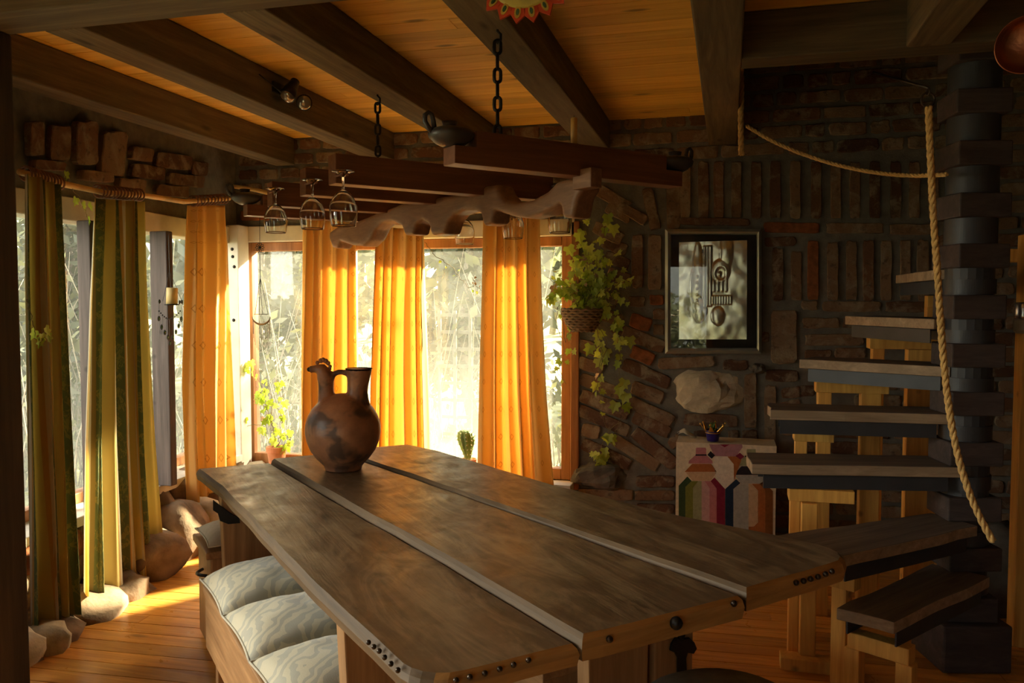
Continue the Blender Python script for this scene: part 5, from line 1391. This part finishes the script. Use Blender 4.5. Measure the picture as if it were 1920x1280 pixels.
# bare tendril across the rear window and a loose one over the curtain
st_, lv_ = MB(), MB()
vine(st_, lv_, [ony(x, y, 5.0) for x, y in ((797, 455), (815, 478), (845, 498), (862, 520), (878, 538), (893, 535), (902, 545))], r, 0.024, 0.12, 0.0022, 0.4)
vine(st_, lv_, [ony(x, y, 5.0) for x, y in ((893, 535), (885, 520), (890, 528))], r, 0.022, 0.3, 0.0015, 0.8)
o = add('ivy_tendril', st_, M['stem'], smooth=True, label='thin bare tendril crossing the rear window above the cactus', cat='vine'); add('leaves', lv_, [M['ivy'], M['ivy_dry']], parent=o)
st_, lv_ = MB(), MB()
PT = V((-2.79, 3.0, 0))
vine(st_, lv_, [onplane(x, y, PT, LN) for x, y in ((52, 560), (60, 600), (66, 632), (78, 640), (88, 628))], r, 0.055, 0.02, 0.002)
for x, y, a in ((66, 625, -0.6), (78, 632, 0.1), (85, 620, 0.7), (76, 640, -0.3), (89, 632, 0.4)): ivy_leaf(lv_, onplane(x, y - 6, PT, LN), V((0, a, -1)), LN + rvec(r) * 0.3, 0.048)
o = add('vine_sprig', st_, M['stem'], smooth=True, label='small green vine sprig on the striped curtain beside the dark pillar', cat='vine'); add('leaves', lv_, [M['ivy'], M['ivy_dry']], parent=o)
st_, lv_ = MB(), MB()
PT = V((-2.90, 3.0, 0))
vine(st_, lv_, [onplane(x, y, PT, LN) for x, y in ((122, 330), (132, 350), (150, 372), (162, 400), (168, 420))], r, 0.05, 0.05, 0.002)
for x, y, a in ((143, 377, -0.3), (155, 385, 0.4), (166, 388, 0.8), (165, 412, 0.2), (124, 328, 0)): ivy_leaf(lv_, onplane(x, y - 6, PT, LN), V((0, a, -1)), LN + rvec(r) * 0.3, 0.045)
o = add('vine_sprig', st_, M['stem'], smooth=True, label='vine sprig hanging from the curtain rod between the two striped curtains', cat='vine'); add('leaves', lv_, [M['ivy'], M['ivy_dry']], parent=o)
# potted ivy on the sill
PYS = YW - 0.055
bp = V((ony(519, 860, PYS).x, PYS, ZS))
def terracotta(o, b, r1, r2, h):
    mb = MB(); mb.lathe([(0, 0), (r1, 0), (r2 * 0.94, h * 0.72), (r2 * 1.06, h * 0.74), (r2 * 1.06, h), (r2 * 0.92, h), (r2 * 0.85, h * 0.8), (0, h * 0.8)], 28, b); add('pot', mb, M['terracotta'], parent=o, smooth=False)
    mb = MB(); mb.lathe([(0, h * 0.86), (r2 * 0.88, h * 0.84)], 20, b); add('soil', mb, M['soil'], parent=o)
pv = thing('potted_ivy', 'climbing ivy in a terracotta pot on the sill left of the jug', 'potted plant', bp)
hp = ony(519, 842, PYS).z - ZS + 0.02
terracotta(pv, bp, 0.05, 0.068, hp)
st_, lv_ = MB(), MB(); s0 = bp + Z * (hp * 0.86)
def sx(x, y, o=0.0): return ony(x, y, PYS - o)
for pp, dn in (([(515, 820), (508, 780), (510, 745), (500, 715), (490, 695), (470, 690)], 0.32), ([(525, 820), (530, 785), (518, 760), (535, 735), (520, 712), (515, 716)], 0.34), ([(500, 820), (497, 800), (480, 795), (462, 800), (450, 820), (455, 795)], 0.36), ([(512, 800), (497, 770), (487, 745), (495, 735), (480, 725)], 0.36), ([(530, 815), (545, 820), (540, 830), (525, 838)], 0.45), ([(510, 815), (500, 760), (495, 730), (470, 680), (460, 688)], 0.32)):
    vine(st_, lv_, [s0] + [sx(x, y, r.uniform(-0.01, 0.05)) for x, y in pp], r, 0.05, dn, start=0.15)
for x, y in ((488, 810), (522, 812), (530, 820), (505, 790), (512, 832), (465, 690), (470, 684), (455, 815), (461, 790), (495, 752), (500, 738), (533, 760), (545, 815)): ivy_leaf(lv_, sx(x, y - 8, 0.03), V((r.uniform(-.5, .5), 0, -1)), V((0, -1, 0.3)) + rvec(r) * 0.4, 0.062)
add('foliage', lv_, [M['ivy'], M['ivy_dry']], parent=pv); add('stems', st_, M['stem'], parent=pv, smooth=True)
# cactus
bp = V((ony(878, 865, PYS).x, PYS, ZS))
cv = thing('potted_cactus', 'ribbed club shaped cactus in a terracotta pot on the rear sill', 'potted cactus', bp)
hp = ony(878, 864, PYS).z - ZS + 0.015
terracotta(cv, bp, 0.04, 0.055, hp)
mb = MB(); nb = 30
prof = [(0.016, 0.0), (0.019, 0.02), (0.024, 0.05), (0.034, 0.085), (0.044, 0.12), (0.050, 0.15), (0.050, 0.175), (0.043, 0.20), (0.026, 0.214), (0.0, 0.216)]
cb = bp + Z * (hp * 0.85)
zs_ = ony(872, 806, PYS).z - cb.z
rings_ = []
for rr, zz in prof:
    row = []
    for a in range(nb):
        th = 2 * math.pi * a / nb; k_ = rr * (1 + 0.16 * math.cos(10 * th))
        row.append(mb.vert(cb + V((k_ * math.cos(th) - 0.02 * zz / 0.216, k_ * math.sin(th), zz / 0.216 * zs_))))
    rings_.append(row)
for A, B in zip(rings_, rings_[1:]):
    for a in range(nb): mb.face((A[a], A[(a + 1) % nb], B[(a + 1) % nb], B[a]))
cs = add('stem', mb, m_plain('cactus_skin', (0.16, 0.26, 0.07), 0.6, 0.2, 30), parent=cv, smooth=True)
mb = MB(); k = 0
for rr, zz in prof[1:-1]:
    for j in range(10):
        th = 2 * math.pi * j / 10; q = cb + V((rr * 1.16 * math.cos(th) - 0.02 * zz / 0.216, rr * 1.16 * math.sin(th), zz / 0.216 * zs_))
        for w in range(4):
            d = (V((math.cos(th), math.sin(th), 0.3)) + rvec(r) * 0.8).normalized(); mb.tube([q, q + d * 0.013], [0.0010, 0.0003], 3, cap=False)
        mb.ball(q, 0.0022, 6)
add('spines', mb, m_plain('pale_spines', (0.75, 0.70, 0.55), 0.8), parent=cs)

# ================================================================ outside
mb = MB(); mb.grid(lambda u, v: V((lerp(-30, 20, u), lerp(-12, 34, v), -0.35 + 0.25 * noise.noise(V((u * 9, v * 9, 0))) + (0.9 * max(0, (lerp(-12, 34, v) - 12)) / 10))), 50, 46)
mb.f = [f for f in mb.f]; g_ = MB()
gm = MB()
for f in mb.f:
    c = sum((mb.v[i] for i in f), V()) / 4
    if -3.9 < c.x < 2.9 and c.y < 5.9 and c.y > -2.4: continue
    gm.face([gm.vert(mb.v[i]) for i in f])
add('ground_outside', gm, m_plain('dry_meadow', (0.36, 0.36, 0.20), 0.95, 0.3, 3), kind='structure', smooth=True)
def tree(label, p, h, rad, n, seed, leaf='tree_leaf', size=0.11, trunk=0.09, low=0.1):
    r_ = random.Random(seed); p = V(p); o = thing('tree', label, 'tree', p, 'trees outside the windows')
    mb = MB(); pth = [p + V((0.12 * math.sin(k * 1.3 + seed), 0.12 * math.cos(k * 1.7 + seed), h * 0.8 * k / 6)) for k in range(7)]
    mb.tube(pth, [trunk * (1 - 0.12 * k) for k in range(7)], 8)
    tips = []
    for k in range(26):
        t_ = r_.uniform(0.12, 1); b = pth[0].lerp(pth[6], t_); a = r_.uniform(0, 6.28); L = rad * r_.uniform(0.5, 1.0) * (1.1 - 0.5 * t_)
        e = b + V((math.cos(a) * L, math.sin(a) * L, L * r_.uniform(-0.1, 0.8))); m_ = b.lerp(e, 0.5) + rvec(r_) * 0.15
        mb.tube([b, m_, e], [0.022, 0.014, 0.004], 5); tips += [m_, e, b.lerp(e, 0.8)]
        for q in range(3): 
            s_ = m_.lerp(e, r_.random()); mb.tube([s_, s_ + rvec(r_) * 0.45 + Z * 0.15], [0.008, 0.002], 4)
    add('trunk', mb, M['bark'], parent=o, smooth=True)
    lf = MB()
    for k in range(n):
        c = r_.choice(tips) + V([max(-1.3, min(1.3, r_.gauss(0, 1))) for _ in range(3)]) * rad * 0.24
        if c.z < low: continue
        if -2.6 < c.y < YW + 0.5 and c.x > -3.9: continue
        u = rvec(r_).normalized(); w = u.orthogonal().normalized(); s_ = size * r_.uniform(0.5, 1.3)
        i = [lf.vert(c - u * s_), lf.vert(c + w * s_ * 0.45), lf.vert(c + u * s_), lf.vert(c - w * s_ * 0.45)]
        lf.face(i)
    add('foliage', lf, M[leaf], parent=o)
    return o
TREES = [((-9.2, 9.9, -0.4), 4.8, 1.08, 3600, 'tree_leaf_pale', 'pale tree outside the left windows beside the grey post'), ((-6.2, 10.1, -0.4), 4.6, 1.08, 3600, 'tree_leaf', 'grey green tree seen through the corner window'),
         ((-3.2, 10.0, -0.3), 5.0, 1.08, 3800, 'tree_leaf', 'full tree behind the window gap above the cactus'), ((-0.2, 10.2, -0.3), 4.8, 1.08, 3400, 'tree_leaf', 'tree behind the narrow window gap beside the hanging ivy'), ((2.8, 10.4, -0.2), 4.6, 1.05, 1800, 'tree_leaf', 'tree standing beyond the brick wall outside'),
         ((-7.3, 6.7, -0.4), 3.0, 0.9, 2000, 'tree_leaf_pale', 'low bushy tree outside near the striped curtains'),
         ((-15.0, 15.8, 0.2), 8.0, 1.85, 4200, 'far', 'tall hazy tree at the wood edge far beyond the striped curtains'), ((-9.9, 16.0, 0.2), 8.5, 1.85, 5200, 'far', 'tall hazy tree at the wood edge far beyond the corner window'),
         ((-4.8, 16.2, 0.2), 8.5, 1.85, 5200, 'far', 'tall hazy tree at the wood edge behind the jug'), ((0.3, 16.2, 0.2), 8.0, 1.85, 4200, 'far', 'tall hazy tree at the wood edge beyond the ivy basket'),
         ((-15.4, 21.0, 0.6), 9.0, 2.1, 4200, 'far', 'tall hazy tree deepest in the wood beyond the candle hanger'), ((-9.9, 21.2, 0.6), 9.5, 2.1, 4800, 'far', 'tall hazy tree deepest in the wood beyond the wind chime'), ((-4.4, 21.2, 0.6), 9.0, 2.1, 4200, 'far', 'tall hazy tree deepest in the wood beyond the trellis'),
         ((-1.3, -6.6, -0.4), 2.2, 1.0, 1800, 'tree_leaf_pale', 'garden shrub mirrored in the picture glass')]
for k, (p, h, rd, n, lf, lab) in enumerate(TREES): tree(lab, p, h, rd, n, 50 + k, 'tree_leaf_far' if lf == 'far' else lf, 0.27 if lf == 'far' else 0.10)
# undergrowth: nobody could count its stalks
r = random.Random(9); mb = MB()
for k in range(900):
    x, y = r.uniform(-9, 2.5), r.uniform(6.2, 10)
    if k % 3 == 0: x, y = r.uniform(-9, -4.2), r.uniform(2.5, 9)
    b = V((x, y, -0.4)); h = r.uniform(0.5, 2.0); ln_ = rvec(r) * 0.4 * h
    mb.tube([b, b + ln_ * 0.3 + Z * h * 0.5, b + ln_ + Z * h], [0.007, 0.005, 0.002], 4, cap=False)
    for q in range(5):
        c = b + ln_ * r.random() + Z * h * r.uniform(0.2, 1); u = rvec(r).normalized(); w = u.orthogonal(); s_ = r.uniform(0.03, 0.08)
        mb.face([mb.vert(c - u * s_), mb.vert(c + w * s_ * 0.4), mb.vert(c + u * s_), mb.vert(c - w * s_ * 0.4)], 1)
add('undergrowth', mb, [M['bark'], M['tree_leaf_pale']], kind='stuff', label='pale dry brush and twigs growing outside the windows', cat='undergrowth')
# garden trellis behind the cactus window
YT = 8.2
mb = MB(); a = ony(838, 600, YT); b = ony(905, 800, YT)
tre = thing('garden_trellis', 'square wooden garden trellis standing outside behind the cactus', 'trellis', ((a.x + b.x) / 2, YT, -0.35))
tm = m_plain('grey_trellis_wood', (0.17, 0.17, 0.14), 0.9, 0.2)
for k in range(6): mb.span(a.x - 0.1 + k * 0.17, a.x - 0.065 + k * 0.17, YT - 0.015, YT + 0.015, -0.38, a.z + 0.1)
add('upright_slats', mb, tm, parent=tre); mb = MB()
zz = 0.05
while zz < a.z + 0.08:
    mb.span(a.x - 0.13, a.x + 0.86, YT + 0.015, YT + 0.04, zz, zz + 0.035); zz += 0.18
add('cross_slats', mb, tm, parent=tre)
